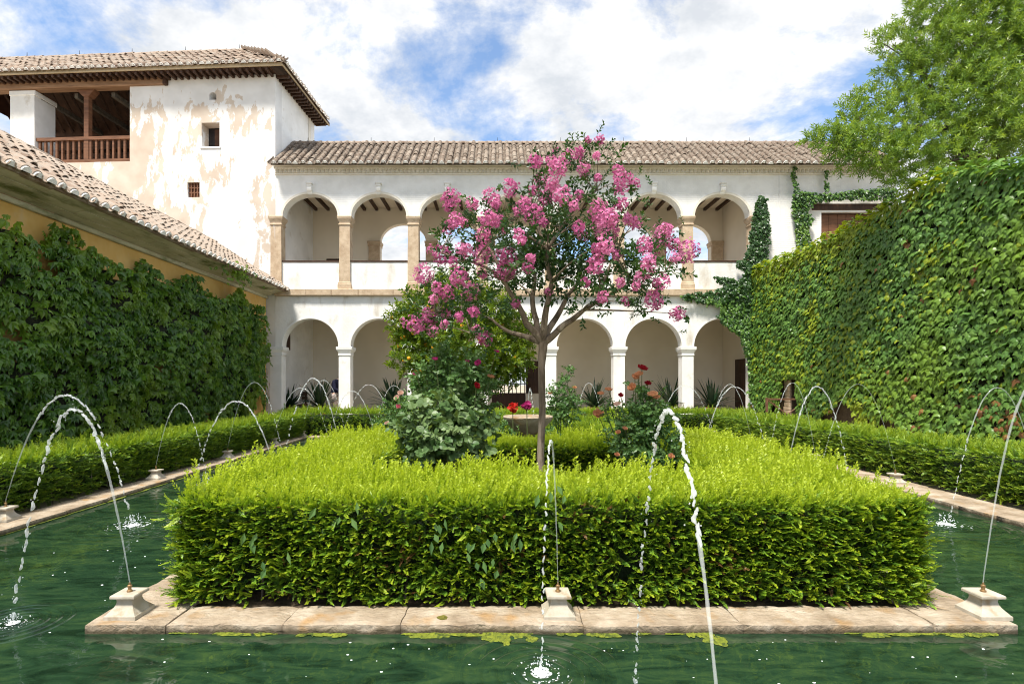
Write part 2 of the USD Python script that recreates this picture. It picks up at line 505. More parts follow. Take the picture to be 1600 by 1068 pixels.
noisy('white_plaster', (.70, .69, .66), (.82, .81, .79), scale=1.2, bump=.25, bscale=14, bdist=.02, extra=((.60, .56, .50), 2.3, .60, .74))
noisy('old_limewash', (.68, .665, .63), (.83, .82, .80), scale=.9, detail=9.0, bump=.35, bscale=11, bdist=.03, extra=((.56, .51, .44), 1.6, .55, .72), stretch=(1.3, 1, .5))
noisy('gallery_plaster', (.70, .63, .52), (.76, .69, .58), scale=.8, bump=.12, bscale=12, bdist=.015)
noisy('ceiling_plaster', (.74, .65, .52), (.80, .71, .58), scale=.8, bump=.1)
noisy('tan_stone', (.40, .29, .19), (.56, .44, .31), scale=4.0, bump=.6, bscale=45, bdist=.015, extra=((.22, .16, .11), 17.0, .62, .7))
noisy('pedestal_stone', (.34, .30, .23), (.49, .445, .37), scale=6.0, bump=.35, bscale=60, bdist=.006, extra=((.30, .22, .13), 9.0, .55, .72))
mat('kerb_stone', {
    'ge': ('geometry', {}), 's': ('separate_xyz', {}), 'n': ('noise_texture', {'scale': 3.2, 'detail': 8.0, 'roughness': .65}), 'r': ('rgb_ramp', {'ramp': [(.34, (.24, .18, .12)), (.5, (.36, .285, .205)), (.66, (.48, .405, .315))]}),
    'n3': ('noise_texture', {'scale': 4.2, 'detail': 7.0}), 'm3': ('map_range', {'from_min': .56, 'from_max': .7, 'to_min': 0.0, 'to_max': .8, 'clamp': True}), 'x3': ('mix', {'color2': (.34, .2, .08)}),
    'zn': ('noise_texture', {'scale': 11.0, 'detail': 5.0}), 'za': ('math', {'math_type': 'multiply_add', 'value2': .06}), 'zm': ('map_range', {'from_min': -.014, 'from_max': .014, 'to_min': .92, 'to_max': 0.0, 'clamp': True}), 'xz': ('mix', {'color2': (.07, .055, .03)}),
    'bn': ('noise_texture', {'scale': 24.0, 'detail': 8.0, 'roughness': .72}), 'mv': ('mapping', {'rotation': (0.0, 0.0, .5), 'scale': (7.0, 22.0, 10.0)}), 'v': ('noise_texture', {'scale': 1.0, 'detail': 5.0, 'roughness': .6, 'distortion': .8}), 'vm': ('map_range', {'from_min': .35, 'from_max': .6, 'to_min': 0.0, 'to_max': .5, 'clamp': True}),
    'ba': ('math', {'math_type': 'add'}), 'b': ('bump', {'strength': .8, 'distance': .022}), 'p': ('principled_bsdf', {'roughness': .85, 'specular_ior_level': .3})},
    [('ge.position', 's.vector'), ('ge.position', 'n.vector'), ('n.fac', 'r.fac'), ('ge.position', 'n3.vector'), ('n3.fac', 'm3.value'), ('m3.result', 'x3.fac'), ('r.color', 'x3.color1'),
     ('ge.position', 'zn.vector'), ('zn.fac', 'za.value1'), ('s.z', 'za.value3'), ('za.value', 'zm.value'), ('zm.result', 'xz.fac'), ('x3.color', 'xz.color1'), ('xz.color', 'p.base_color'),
     ('ge.position', 'bn.vector'), ('ge.position', 'mv.vector'), ('mv.vector', 'v.vector'), ('v.fac', 'vm.value'), ('bn.fac', 'ba.value1'), ('vm.result', 'ba.value2'), ('ba.value', 'b.height'), ('b.normal', 'p.normal')])
noisy('kerb_side', (.10, .085, .05), (.26, .2, .13), scale=7.0, bump=.7, bscale=40, bdist=.02, extra=((.16, .17, .02), 6.0, .55, .66))
noisy('ochre_plaster', (.58, .34, .09), (.68, .45, .17), scale=1.1, bump=.2, bscale=14, bdist=.02, extra=((.60, .43, .24), 1.7, .58, .72))
noisy('soffit_stone', (.38, .355, .23), (.54, .50, .36), scale=3.0, bump=.6, bscale=22, bdist=.02, extra=((.13, .15, .05), 2.1, .52, .66), stretch=(1, .35, 1))
noisy('pale_moulding', (.64, .59, .50), (.75, .71, .63), scale=3.0, bump=.3, bscale=30, bdist=.01)
noisy('fascia', (.36, .28, .17), (.48, .38, .25), scale=2.0, bump=.3)
noisy('mortar_cap', (.62, .60, .56), (.76, .74, .70), scale=8.0, bump=.5, bscale=60, bdist=.008)
noisy('dark_wood', (.035, .018, .011), (.075, .036, .02), scale=2.0, bump=.4, bscale=40, bdist=.006, rough=.6, stretch=(8, 8, 1))
noisy('brown_wood', (.11, .048, .024), (.20, .09, .045), scale=2.0, bump=.4, bscale=40, bdist=.006, rough=.6, stretch=(1, 1, 6))
noisy('beam_wood', (.20, .11, .06), (.33, .2, .12), scale=2.5, bump=.5, bscale=30, bdist=.01, rough=.7, stretch=(.4, 5, 5))
noisy('ceiling_wood', (.05, .024, .014), (.10, .05, .03), scale=3, bump=.3, rough=.7)
noisy('rusty_iron', (.10, .045, .025), (.17, .085, .05), scale=12, bump=.3, rough=.6)
noisy('black_iron', (.012, .011, .011), (.03, .026, .024), scale=12, bump=.2, rough=.5)
noisy('soil', (.05, .035, .022), (.10, .072, .045), scale=6, bump=.8, bscale=30, bdist=.03)
noisy('paving', (.44, .37, .28), (.54, .47, .37), scale=2, bump=.4, bscale=25, bdist=.01)
noisy('ground_earth', (.30, .25, .18), (.40, .34, .25), scale=.6, bump=.5, bscale=12, bdist=.03)
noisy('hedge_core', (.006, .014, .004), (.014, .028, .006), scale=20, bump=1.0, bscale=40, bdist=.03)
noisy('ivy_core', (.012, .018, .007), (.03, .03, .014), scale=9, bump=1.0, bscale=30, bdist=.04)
noisy('bark', (.10, .075, .05), (.25, .195, .14), scale=14, bump=.9, bscale=50, bdist=.01, stretch=(1, 1, .22), extra=((.33, .27, .2), 9.0, .55, .62))
noisy('bark_grey', (.06, .05, .038), (.13, .11, .085), scale=7, bump=.7, bscale=30, bdist=.02)
noisy('green_stem', (.07, .11, .03), (.12, .12, .05), scale=9, bump=.2)
noisy('algae', (.10, .13, .014), (.21, .235, .02), scale=18, bump=.9, bscale=90, bdist=.012, extra=((.05, .075, .012), 30, .5, .62))
noisy('moss', (.10, .10, .015), (.24, .2, .03), scale=30, bump=1, bscale=80, bdist=.02)
noisy('terracotta', (.25, .10, .05), (.36, .17, .09), scale=6, bump=.2)
noisy('teal_paint', (.02, .16, .15), (.03, .2, .19), scale=6, bump=.05, rough=.4)
noisy('navy_cloth', (.010, .011, .035), (.016, .018, .05), scale=30, bump=.3, bscale=200, bdist=.002)
noisy('pale_cloth', (.55, .46, .44), (.62, .53, .5), scale=14, bump=.3, bscale=120, bdist=.003)
noisy('skin', (.45, .25, .17), (.5, .29, .2), scale=20, bump=.05, rough=.55)
noisy('grey_hair', (.40, .38, .35), (.62, .6, .57), scale=40, bump=.6, bscale=120, bdist=.004)
noisy('shoe', (.03, .02, .015), (.05, .035, .025), scale=20, bump=.1, rough=.5)
noisy('orange_skin', (.62, .26, .012), (.75, .36, .02), scale=20, bump=.3, bscale=150, bdist=.002, rough=.45)
noisy('foam', (.75, .8, .8), (.9, .92, .92), scale=20, bump=.6, bscale=80, bdist=.006, rough=.3)

# whitewashed brick: low courses under the paint
mat('white_brick', {
    'ge': ('geometry', {}), 's': ('separate_xyz', {}), 'c': ('combine_xyz', {}),
    'br': ('brick_texture', {'scale': 1.0, 'brick_width': .29, 'row_height': .072, 'mortar_size': .012, 'mortar_smooth': .6, 'color1': (1, 1, 1), 'color2': (.85, .85, .85), 'mortar': (0, 0, 0)}),
    'wn': ('noise_texture', {'scale': 5.0, 'detail': 4.0}), 'ad': ('mix', {'mix_type': 'multiply', 'fac': .7}),
    'n': ('noise_texture', {'scale': 1.4, 'detail': 6.0, 'roughness': .6}), 'r': ('rgb_ramp', {'ramp': [(.35, (.70, .69, .665)), (.6, (.82, .81, .79))]}),
    'b': ('bump', {'strength': .35, 'distance': .012}), 'p': ('principled_bsdf', {'roughness': .85, 'specular_ior_level': .3})},
    [('ge.position', 's.vector'), ('s.x', 'c.x'), ('s.z', 'c.y'), ('c.vector', 'br.vector'), ('ge.position', 'wn.vector'), ('br.color', 'ad.color1'), ('wn.color', 'ad.color2'),
     ('ad.color', 'b.height'), ('ge.position', 'n.vector'), ('n.fac', 'r.fac'), ('r.color', 'p.base_color'), ('b.normal', 'p.normal')])

# tower plaster: whitewash flaked off in ragged, down-streaked patches
mat('flaking_plaster', {
    'ge': ('geometry', {}), 'mp': ('mapping', {'scale': (1.0, 1.0, .62)}), 'mp2': ('mapping', {'location': (3.7, 1.0, 8.2), 'scale': (1.0, 1.0, .42)}),
    'n': ('noise_texture', {'scale': .62, 'detail': 2.0, 'roughness': .5}), 'n2': ('noise_texture', {'scale': 2.5, 'detail': 10.0, 'roughness': .66, 'distortion': .35}),
    'h': ('math', {'math_type': 'multiply', 'value2': .55}), 'ad': ('math', {'math_type': 'add'}), 'sx': ('separate_xyz', {}),
    'gx': ('map_range', {'from_min': -15.0, 'from_max': -8.3, 'to_min': .14, 'to_max': -.03, 'clamp': True}),
    'gz': ('map_range', {'from_min': 11.9, 'from_max': 13.3, 'to_min': 0.0, 'to_max': -.22, 'clamp': True}), 'a2': ('math', {'math_type': 'add'}), 'a3': ('math', {'math_type': 'add'}),
    'm': ('map_range', {'from_min': .808, 'from_max': .830, 'to_min': 0.0, 'to_max': 1.0, 'clamp': True}),
    'w': ('noise_texture', {'scale': 1.3, 'detail': 6.0}), 'wr': ('rgb_ramp', {'ramp': [(.35, (.64, .63, .61)), (.6, (.75, .74, .725))]}),
    'pr': ('rgb_ramp', {'ramp': [(.35, (.50, .41, .33)), (.65, (.60, .52, .435))]}), 'x': ('mix', {}),
    'iv': ('math', {'math_type': 'multiply_add', 'value2': -.4}), 'b': ('bump', {'strength': .5, 'distance': .012}), 'p': ('principled_bsdf', {'roughness': .88, 'specular_ior_level': .3})},
    [('ge.position', 'mp.vector'), ('ge.position', 'mp2.vector'), ('mp.vector', 'n.vector'), ('mp2.vector', 'n2.vector'), ('n.fac', 'h.value1'), ('h.value', 'ad.value1'), ('n2.fac', 'ad.value2'),
     ('ge.position', 'sx.vector'), ('sx.x', 'gx.value'), ('sx.z', 'gz.value'), ('ad.value', 'a2.value1'), ('gx.result', 'a2.value2'), ('a2.value', 'a3.value1'), ('gz.result', 'a3.value2'), ('a3.value', 'm.value'),
     ('ge.position', 'w.vector'), ('w.fac', 'wr.fac'), ('w.fac', 'pr.fac'), ('m.result', 'x.fac'), ('wr.color', 'x.color1'), ('pr.color', 'x.color2'),
     ('m.result', 'iv.value1'), ('w.fac', 'iv.value3'), ('iv.value', 'b.height'), ('x.color', 'p.base_color'), ('b.normal', 'p.normal')])


def tilemat(name, ramp, lichen):
    mat(name, {'oi': ('object_info', {}), 'ge': ('geometry', {}), 'a': ('math', {'math_type': 'add'}), 'f': ('math', {'math_type': 'fraction'}), 'r': ('rgb_ramp', {'ramp': ramp}),
               'n': ('noise_texture', {'scale': 7.0, 'detail': 7.0, 'roughness': .68}), 'm': ('map_range', {'from_min': .47, 'from_max': .60, 'to_min': 0.0, 'to_max': .85, 'clamp': True}), 'x': ('mix', {'color2': lichen}),
               'n2': ('noise_texture', {'scale': 23.0, 'detail': 5.0, 'roughness': .7}), 'm2': ('map_range', {'from_min': .58, 'from_max': .68, 'to_min': 0.0, 'to_max': .7, 'clamp': True}), 'x2': ('mix', {'color2': (.05, .042, .035)}),
               'b': ('bump', {'strength': .5, 'distance': .008}), 'p': ('principled_bsdf', {'roughness': .9, 'specular_ior_level': .25})},
        [('oi.random', 'a.value1'), ('ge.random_per_island', 'a.value2'), ('a.value', 'f.value1'), ('f.value', 'r.fac'), ('ge.position', 'n.vector'), ('n.fac', 'm.value'), ('m.result', 'x.fac'), ('r.color', 'x.color1'),
         ('ge.position', 'n2.vector'), ('n2.fac', 'm2.value'), ('m2.result', 'x2.fac'), ('x.color', 'x2.color1'), ('x2.color', 'p.base_color'), ('n2.fac', 'b.height'), ('b.normal', 'p.normal')])


tilemat('tile_brown', [(0, (.105, .078, .058)), (.35, (.165, .122, .092)), (.7, (.23, .178, .138)), (1, (.29, .235, .185))], (.25, .215, .175))
tilemat('tile_buff', [(0, (.19, .13, .095)), (.35, (.28, .205, .155)), (.7, (.36, .285, .225)), (1, (.30, .21, .15))], (.35, .305, .255))


def colourful(name, ramp, rough=.5, trans=.3):
    mat(name, {'oi': ('object_info', {}), 'ge': ('geometry', {}), 'm': ('math', {'math_type': 'multiply', 'value2': .75}), 'a': ('math', {'math_type': 'multiply_add', 'value2': .25}), 'r': ('rgb_ramp', {'ramp': ramp}),
               'p': ('principled_bsdf', {'roughness': rough, 'specular_ior_level': .3}), 't': ('translucent_bsdf', {}), 'x': ('mix_closure', {'fac': trans})},
        [('ge.random_per_island', 'm.value1'), ('oi.random', 'a.value1'), ('m.value', 'a.value3'), ('a.value', 'r.fac'), ('r.color', 'p.base_color'), ('r.color', 't.color'), ('p.BSDF', 'x.closure1'), ('t.BSDF', 'x.closure2')], surface='x.closure')


colourful('pink_flower', [(0, (.54, .12, .30)), (.25, (.76, .28, .49)), (.6, (.87, .44, .63)), (1, (.93, .64, .76))])
colourful('magenta_rose', [(0, (.45, .03, .18)), (1, (.65, .12, .32))])
colourful('red_rose', [(0, (.22, .004, .012)), (1, (.45, .012, .03))])
colourful('scarlet_flower', [(0, (.55, .02, .015)), (1, (.8, .07, .04))])
colourful('peach_rose', [(0, (.52, .24, .12)), (.5, (.66, .38, .22)), (1, (.72, .52, .34))])
colourful('pink_rose', [(0, (.7, .22, .28)), (1, (.8, .42, .42))])
colourful('pale_rose', [(0, (.66, .45, .36)), (1, (.78, .62, .52))])

mat('pond_water', {
    'ge': ('geometry', {}), 'mp': ('mapping', {'scale': (1.0, 1.0, 1.0)}), 'n1': ('noise_texture', {'scale': 5.0, 'detail': 3.0, 'roughness': .5, 'distortion': .6}),
    'n2': ('noise_texture', {'scale': 1.1, 'detail': 2.0}), 'a': ('math', {'math_type': 'multiply_add', 'value2': .55}),
    'b': ('bump', {'strength': .30, 'distance': .03}), 'mp2': ('mapping', {'scale': (1.0, 2.6, 1.0)}), 'c': ('noise_texture', {'scale': 2.6, 'detail': 6.0, 'roughness': .6, 'distortion': 1.2}),
    'r': ('rgb_ramp', {'ramp': [(.36, (.006, .016, .008)), (.52, (.014, .036, .017)), (.68, (.028, .056, .020))]}),
    'p': ('principled_bsdf', {'roughness': .025, 'ior': 1.42})},
    [('ge.position', 'mp.vector'), ('mp.vector', 'n1.vector'), ('mp.vector', 'n2.vector'), ('n1.fac', 'a.value1'), ('n2.fac', 'a.value3'), ('a.value', 'b.height'),
     ('ge.position', 'mp2.vector'), ('mp2.vector', 'c.vector'), ('c.fac', 'r.fac'), ('r.color', 'p.base_color'), ('b.normal', 'p.normal')])
for nm_, tr_, al_ in (('jet_stream', .78, .9), ('jet_water', .6, .95)):
    mat(nm_, {'p': ('principled_bsdf', {'base_color': (al_, al_ + .02, al_ + .03), 'roughness': .03, 'ior': 1.33, 'transmission_weight': .45, 'specular_ior_level': 1.0}),
              't': ('transparent_bsdf', {'color': (.97, .99, .98)}), 'x': ('mix_closure', {'fac': tr_})}, [('p.BSDF', 'x.closure1'), ('t.BSDF', 'x.closure2')], surface='x.closure')
mat('splash_water', {'p': ('principled_bsdf', {'base_color': (.9, .93, .94), 'roughness': .2, 'ior': 1.33}), 't': ('transparent_bsdf', {}), 'x': ('mix_closure', {'fac': .3})}, [('p.BSDF', 'x.closure1'), ('t.BSDF', 'x.closure2')], surface='x.closure')
mat('brass', {'p': ('principled_bsdf', {'base_color': (.30, .19, .09), 'metallic': .8, 'roughness': .5})}, [])

# ------------------------------------------------------------------ ground, pond, kerbs
def xl(y): return -5.42 - .032 * (y - 5.94)
def xr(y): return 6.10 + .03 * (y - 6.3)


YN, YFAR, WZ = 1.45, 16.6, -0.06
hole = Polygon([(xl(YN) - .12, YN - .1), (xr(YN) + .12, YN - .1), (xr(YFAR) + .12, YFAR + .12), (xl(YFAR) - .12, YFAR + .12)])
g = trimesh.creation.extrude_polygon(sbox(-400, -60, 400, 900).difference(hole), .2, engine='earcut')
g.apply_translation((0, 0, -.24))
solo('ground', g, 'ground_earth', 'dry earth of the courtyard around the pool', None, kind='structure')
wp = Polygon([(xl(YN) - .06, YN - .05), (xr(YN) + .06, YN - .05), (xr(YFAR) + .06, YFAR + .06), (xl(YFAR) - .06, YFAR + .06)])
v = np.array(wp.exterior.coords)[:4]
w = trimesh.Trimesh(np.c_[v, np.full(4, WZ)], [[0, 1, 2], [0, 2, 3]], process=False)
solo('pool_water', w, 'pond_water', 'dark green water of the pool', None, kind='structure')
for nm, x0, x1, y0, y1 in (('paved_path', -8.5, -7.3, 3, 20.3), ('paved_path', 8.35, 9.6, 3, 20.3), ('paved_path', -7.25, 8.3, 18.35, 20.3)):
    solo(nm, bx(x0, x1, y0, y1, -.036, -.012), 'paving', 'buff paved path along the courtyard wall', None, kind='structure')

IX0, IX1, IY0, IY1 = -2.74, 3.47, 3.62, 14.2
soil = bx(IX0 + .12, IX1 - .12, IY0 + .12, IY1 - .12, -.3, -.02)
solo('island_soil', soil, 'soil', 'dark garden soil of the island bed', None, kind='structure')


def kerb(name, label):
    p = numbered('/World', name)
    x = UsdGeom.Xform.Define(stage, p)
    tag(x.GetPrim(), label, None, None, 'structure')
    return p


def kerb_run(parent, axis, a0, a1, inner, outer, length, seed, top=0.0, amp=.02, near=False, skew=None):
    """stones along an axis between the two edges"""
    r = np.random.default_rng(seed)
    a = a0
    k = 0
    while a < a1 - .05:
        L = min(length * r.uniform(.7, 1.25), a1 - a)
        if a1 - (a + L) < length * .4:
            L = a1 - a
        gap = .001
        dz = r.uniform(-.003, .003)
        j = r.uniform(-.004, .004, 2)
        if axis == 'x':
            m = rough_block(a + gap, a + L - gap, inner + j[0], outer + j[1], -.3, top + dz, amp, seed + k, (16 if near else 5, 4 if near else 2))
        else:
            o = skew((a + L / 2)) if skew else 0
            m = rough_block(inner + o + j[0], outer + o + j[1], a + gap, a + L - gap, -.3, top + dz, amp, seed + k, (4 if near else 2, 12 if near else 5))
        part(parent, 'kerb_stone', m, 'kerb_stone', smooth=50)
        a += L
        k += 1


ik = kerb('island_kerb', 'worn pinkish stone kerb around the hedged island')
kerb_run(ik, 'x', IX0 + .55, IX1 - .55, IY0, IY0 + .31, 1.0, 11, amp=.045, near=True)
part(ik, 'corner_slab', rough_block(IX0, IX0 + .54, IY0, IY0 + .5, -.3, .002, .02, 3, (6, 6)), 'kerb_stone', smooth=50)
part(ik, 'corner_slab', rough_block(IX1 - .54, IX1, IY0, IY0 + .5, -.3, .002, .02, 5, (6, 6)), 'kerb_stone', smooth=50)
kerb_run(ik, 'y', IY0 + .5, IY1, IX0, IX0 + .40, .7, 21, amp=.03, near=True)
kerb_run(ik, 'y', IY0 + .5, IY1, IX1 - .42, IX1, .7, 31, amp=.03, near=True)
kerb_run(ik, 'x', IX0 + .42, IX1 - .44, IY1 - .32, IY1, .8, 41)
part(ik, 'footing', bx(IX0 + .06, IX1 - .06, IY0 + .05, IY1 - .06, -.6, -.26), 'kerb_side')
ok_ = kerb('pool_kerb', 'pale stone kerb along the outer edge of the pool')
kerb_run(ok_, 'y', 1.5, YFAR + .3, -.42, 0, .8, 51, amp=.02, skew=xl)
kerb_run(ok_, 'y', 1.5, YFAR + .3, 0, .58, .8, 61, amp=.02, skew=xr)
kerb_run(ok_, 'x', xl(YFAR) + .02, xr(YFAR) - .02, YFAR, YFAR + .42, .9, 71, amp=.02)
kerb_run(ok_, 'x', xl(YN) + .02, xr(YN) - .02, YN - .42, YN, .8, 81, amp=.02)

# ------------------------------------------------------------------ roof tiles
def barrel(L, r0, r1, th=.014, seg=6, up=1):
    """half barrel tile along +Y (y = 0 is the lower, wider end), hump towards +Z (up = 1) or channel (up = -1)"""
    a = np.linspace(math.pi, 0, seg + 1)
    rings = []
    for y, r in ((0, r0), (L, r1)):
        for rr in (r, r - th):
            rings.append(np.c_[rr * np.cos(a), np.full(seg + 1, y), up * rr * np.sin(a)])
    v = np.vstack(rings)
    n = seg + 1
    f = []
    for k in range(seg):
        f += [[k, k + 1, 2 * n + k + 1], [k, 2 * n + k + 1, 2 * n + k]]
        f += [[n + k, 3 * n + k + 1, n + k + 1], [n + k, 3 * n + k, 3 * n + k + 1]]
        f += [[k, n + k + 1, k + 1], [k, n + k, n + k + 1]]
    for k in (0, seg):
        f += [[k, 2 * n + k, 3 * n + k], [k, 3 * n + k, n + k]]
    return trimesh.Trimesh(v, f, process=False)


def tiled_roof(roof, e0, along, upd, ncol, nrow, pitch, step, material, keep=None, capmat='mortar_cap', ntop=300, seed=1, sag=.012, r0=.098):
    """covers and channels from the eave e0; each cover one part up to the limit, the rest joined"""
    r = np.random.default_rng(seed)
    along, upd = np.asarray(along, float), np.asarray(upd, float)
    nrm = np.cross(along, upd)
    nrm /= np.linalg.norm(nrm)
    if nrm[2] < 0:
        nrm = -nrm
    cover, channel = barrel(step * 1.22, r0, r0 * .8), barrel(step * 1.22, r0 * .95, r0 * .95, up=-1, seg=5)
    R = np.stack([along, upd, nrm], 1)
    covers, chans, caps = [], [], []
    for i in range(ncol):
        colj = r.normal(0, .006)
        for j in range(nrow):
            if keep and not keep((i + .5) * pitch, j * step):
                continue
            base = np.asarray(e0) + along * ((i + .5) * pitch + colj + r.normal(0, .004)) + upd * (j * step - .05 + r.normal(0, .012)) + nrm * (.022 + .010 * r.normal() + (.0 if j else .0))
            T = Rotation.from_rotvec(R @ np.array([r.normal(0, .012) + .035, r.normal(0, .02), r.normal(0, .02)])).as_matrix() @ R
            covers.append((base, trimesh.Trimesh(np.array(cover.vertices) @ T.T + base, cover.faces, process=False)))
            b2 = np.asarray(e0) + along * (i * pitch + colj) + upd * (j * step - .09) + nrm * (.075 + r.normal(0, .004))
            if j == 0 or True:
                chans.append(trimesh.Trimesh(np.array(channel.vertices) @ R.T + b2, channel.faces, process=False))
            if j == 0:
                n = 9
                a = np.linspace(math.pi, 0, n)
                rr = r0 * .93
                ring0 = np.c_[rr * np.cos(a), np.full(n, -.035), rr * np.sin(a) - .012]
                ring1 = np.c_[rr * np.cos(a), np.full(n, .05), rr * np.sin(a) - .012]
                caps.append(trimesh.Trimesh(ringloft([ring0, ring1]).vertices @ T.T + base, ringloft([ring0, ring1]).faces, process=False))
    order = np.argsort([np.linalg.norm(c[0] - [0, 0, EYE]) for c in covers])
    for k in order[:ntop]:
        part(roof, 'roof_tile', covers[k][1], material)
    rest = [covers[k][1] for k in order[ntop:]]
    if rest:
        part(roof, 'upper_roof_tiles', cat(rest), material, kind='stuff')
    part(roof, 'channel_tiles', cat(chans), material, kind='stuff')
    for c in caps[:]:
        part(roof, 'mortar_cap', c, capmat, smooth=40)


# ------------------------------------------------------------------ the white gallery
S, YF, YB = .024, 20.4, 24.0
PX = [-8.256 + 2.575 * k for k in range(8)]
FLOOR = .3
def zf(py): return EYE + (600 - py) * S


gal = thing('arcaded_gallery', 'white two-storey gallery with seven arches on each floor across the courtyard', 'building')
XR = 15.0
XL = -8.275
def arch_hole(xc, hw, spring, rise, bottom, n=40):
    a = np.linspace(0, math.pi, n)
    return Polygon([(xc + hw * math.cos(t), spring + rise * math.sin(t)) for t in a] + [(xc - hw, bottom), (xc + hw, bottom)])


lower = sbox(XL, 3.0, XR, 4.90)
for k in range(7):
    lower = lower.difference(arch_hole((PX[k] + PX[k + 1]) / 2, 1.06, 3.0, 1.06, 2.9))
right_lower = sbox(PX[7] + .2, -.1, XR, 3.0)
part(gal, 'lower_wall', wallpoly(unary_union([lower, right_lower]), YF, YF + .42), 'old_limewash')
upper = sbox(XL, 7.88, XR, 9.44)
for k in range(7):
    upper = upper.difference(arch_hole((PX[k] + PX[k + 1]) / 2, 1.03, 7.9, .83, 7.8))
WIN = (12.2, 14.25, 5.6, 8.05)
right_upper = sbox(PX[7] + .2, 4.90, XR, 7.88).difference(sbox(*[WIN[0], WIN[2], WIN[1], WIN[3]]))
upper = upper.difference(sbox(WIN[0], WIN[2], WIN[1], WIN[3]))
part(gal, 'upper_wall', wallpoly(unary_union([upper, right_upper]), YF + .004, YF + .40), 'white_brick')
# arch edge bands, standing a little proud
for k in range(7):
    xc = (PX[k] + PX[k + 1]) / 2
    a = np.linspace(0, math.pi, 33)
    ring = Polygon([(xc + 1.03 * math.cos(t), 7.9 + .83 * math.sin(t)) for t in a] + [(xc - 1.115, 7.9)] + [(xc + 1.115 * math.cos(t), 7.9 + .915 * math.sin(t)) for t in a[::-1]])
    part(gal, 'arch_band', wallpoly(ring.buffer(0), YF - .018, YF + .03), 'pale_moulding')
    ring = Polygon([(xc + 1.06 * math.cos(t), 3.0 + 1.06 * math.sin(t)) for t in a] + [(xc + 1.12 * math.cos(t), 3.0 + 1.12 * math.sin(t)) for t in a[::-1]])
    part(gal, 'lower_arch_band', wallpoly(ring.buffer(0), YF - .014, YF + .03), 'white_plaster')
    # bracket over each upper arch
    prof = [(0, 0), (.0, .36), (-.16, .36), (-.16, .29), (-.11, .26), (-.15, .2), (-.13, .12), (-.05, .06)]
    m = trimesh.creation.extrude_polygon(Polygon(prof), .17, engine='earcut')
    vv = np.array(m.vertices)
    m = trimesh.Trimesh(np.c_[vv[:, 2] + xc - .085, vv[:, 0] + YF + .004, vv[:, 1] + 8.71], m.faces, process=False)
    cb = part(gal, 'bracket', m, 'white_plaster')
    part(cb, 'bracket_cap', bx(xc - .115, xc + .115, YF - .19, YF + .0, 9.071, 9.12), 'white_plaster')


def square_loft(xc, yc, prof):
    return ringloft([np.array([[xc - h, yc - h, z], [xc + h, yc - h, z], [xc + h, yc + h, z], [xc - h, yc + h, z]]) for z, h in prof])


for k in range(8):
    yc = YF + .21
    p = part(gal, 'lower_pier', square_loft(PX[k], yc, [(0, .215), (2.78, .215)]), 'white_plaster')
    part(p, 'capital', square_loft(PX[k], yc, [(2.68, .23), (2.70, .245), (2.72, .23), (2.80, .232), (2.84, .262), (2.90, .295), (2.99, .30), (3.004, .29)]), 'white_plaster', smooth=25)
    part(p, 'plinth', square_loft(PX[k], yc, [(0, .26), (.42, .26), (.45, .235)]), 'white_plaster')
    p = part(gal, 'stone_column', square_loft(PX[k], YF + .2, [(5.42, .205), (6.2, .205), (7.62, .195)]), 'tan_stone', smooth=20)
    part(p, 'capital', square_loft(PX[k], YF + .2, [(7.56, .20), (7.58, .225), (7.61, .225), (7.63, .205), (7.70, .21), (7.76, .245), (7.80, .265), (7.88, .27), (7.895, .26)]), 'tan_stone', smooth=25)
    part(p, 'base', square_loft(PX[k], YF + .2, [(5.16, .25), (5.34, .25), (5.36, .235), (5.40, .235), (5.44, .21)]), 'tan_stone', smooth=25)
for k in range(7):
    p = part(gal, 'parapet', bx(PX[k] + .19, PX[k + 1] - .19, YF + .07, YF + .31, 5.15, 6.19), 'old_limewash')
    part(p, 'handrail', bx(PX[k] + .19, PX[k + 1] - .19, YF + .05, YF + .33, 6.19, 6.25), 'dark_wood')
# string course, stone by stone
r = np.random.default_rng(5)
x = XL
while x < XR - .1:
    L = min(r.uniform(.8, 1.3), XR - x)
    part(gal, 'string_course_stone', cbox(x + .003, x + L - .003, YF - .15 + r.uniform(-.006, .006), YF + .3, 4.905, 5.15 + r.uniform(-.006, .002), .02), 'tan_stone')
    x += L
# cornice: mouldings with a row of small bricks set cornerwise
for z0, z1, d in ((9.44, 9.50, .06), (9.62, 9.70, .17), (9.70, 9.75, .24)):
    part(gal, 'cornice_moulding', cbox(XL, XR, YF - d, YF + .3, z0, z1, .012), 'pale_moulding')
part(gal, 'cornice_bed', bx(XL, XR, YF - .05, YF + .3, 9.50, 9.62), 'pale_moulding')
teeth = []
for k in range(int((XR - XL) / .155)):
    m = bx(-.05, .05, -.05, .05, 9.50, 9.62)
    m.apply_transform(trimesh.transformations.rotation_matrix(math.pi / 4, (0, 0, 1)))
    m.apply_translation((XL + .08 + k * .155, YF - .06, 0))
    teeth.append(m)
part(gal, 'cornice_teeth', cat(teeth), 'pale_moulding', kind='stuff')
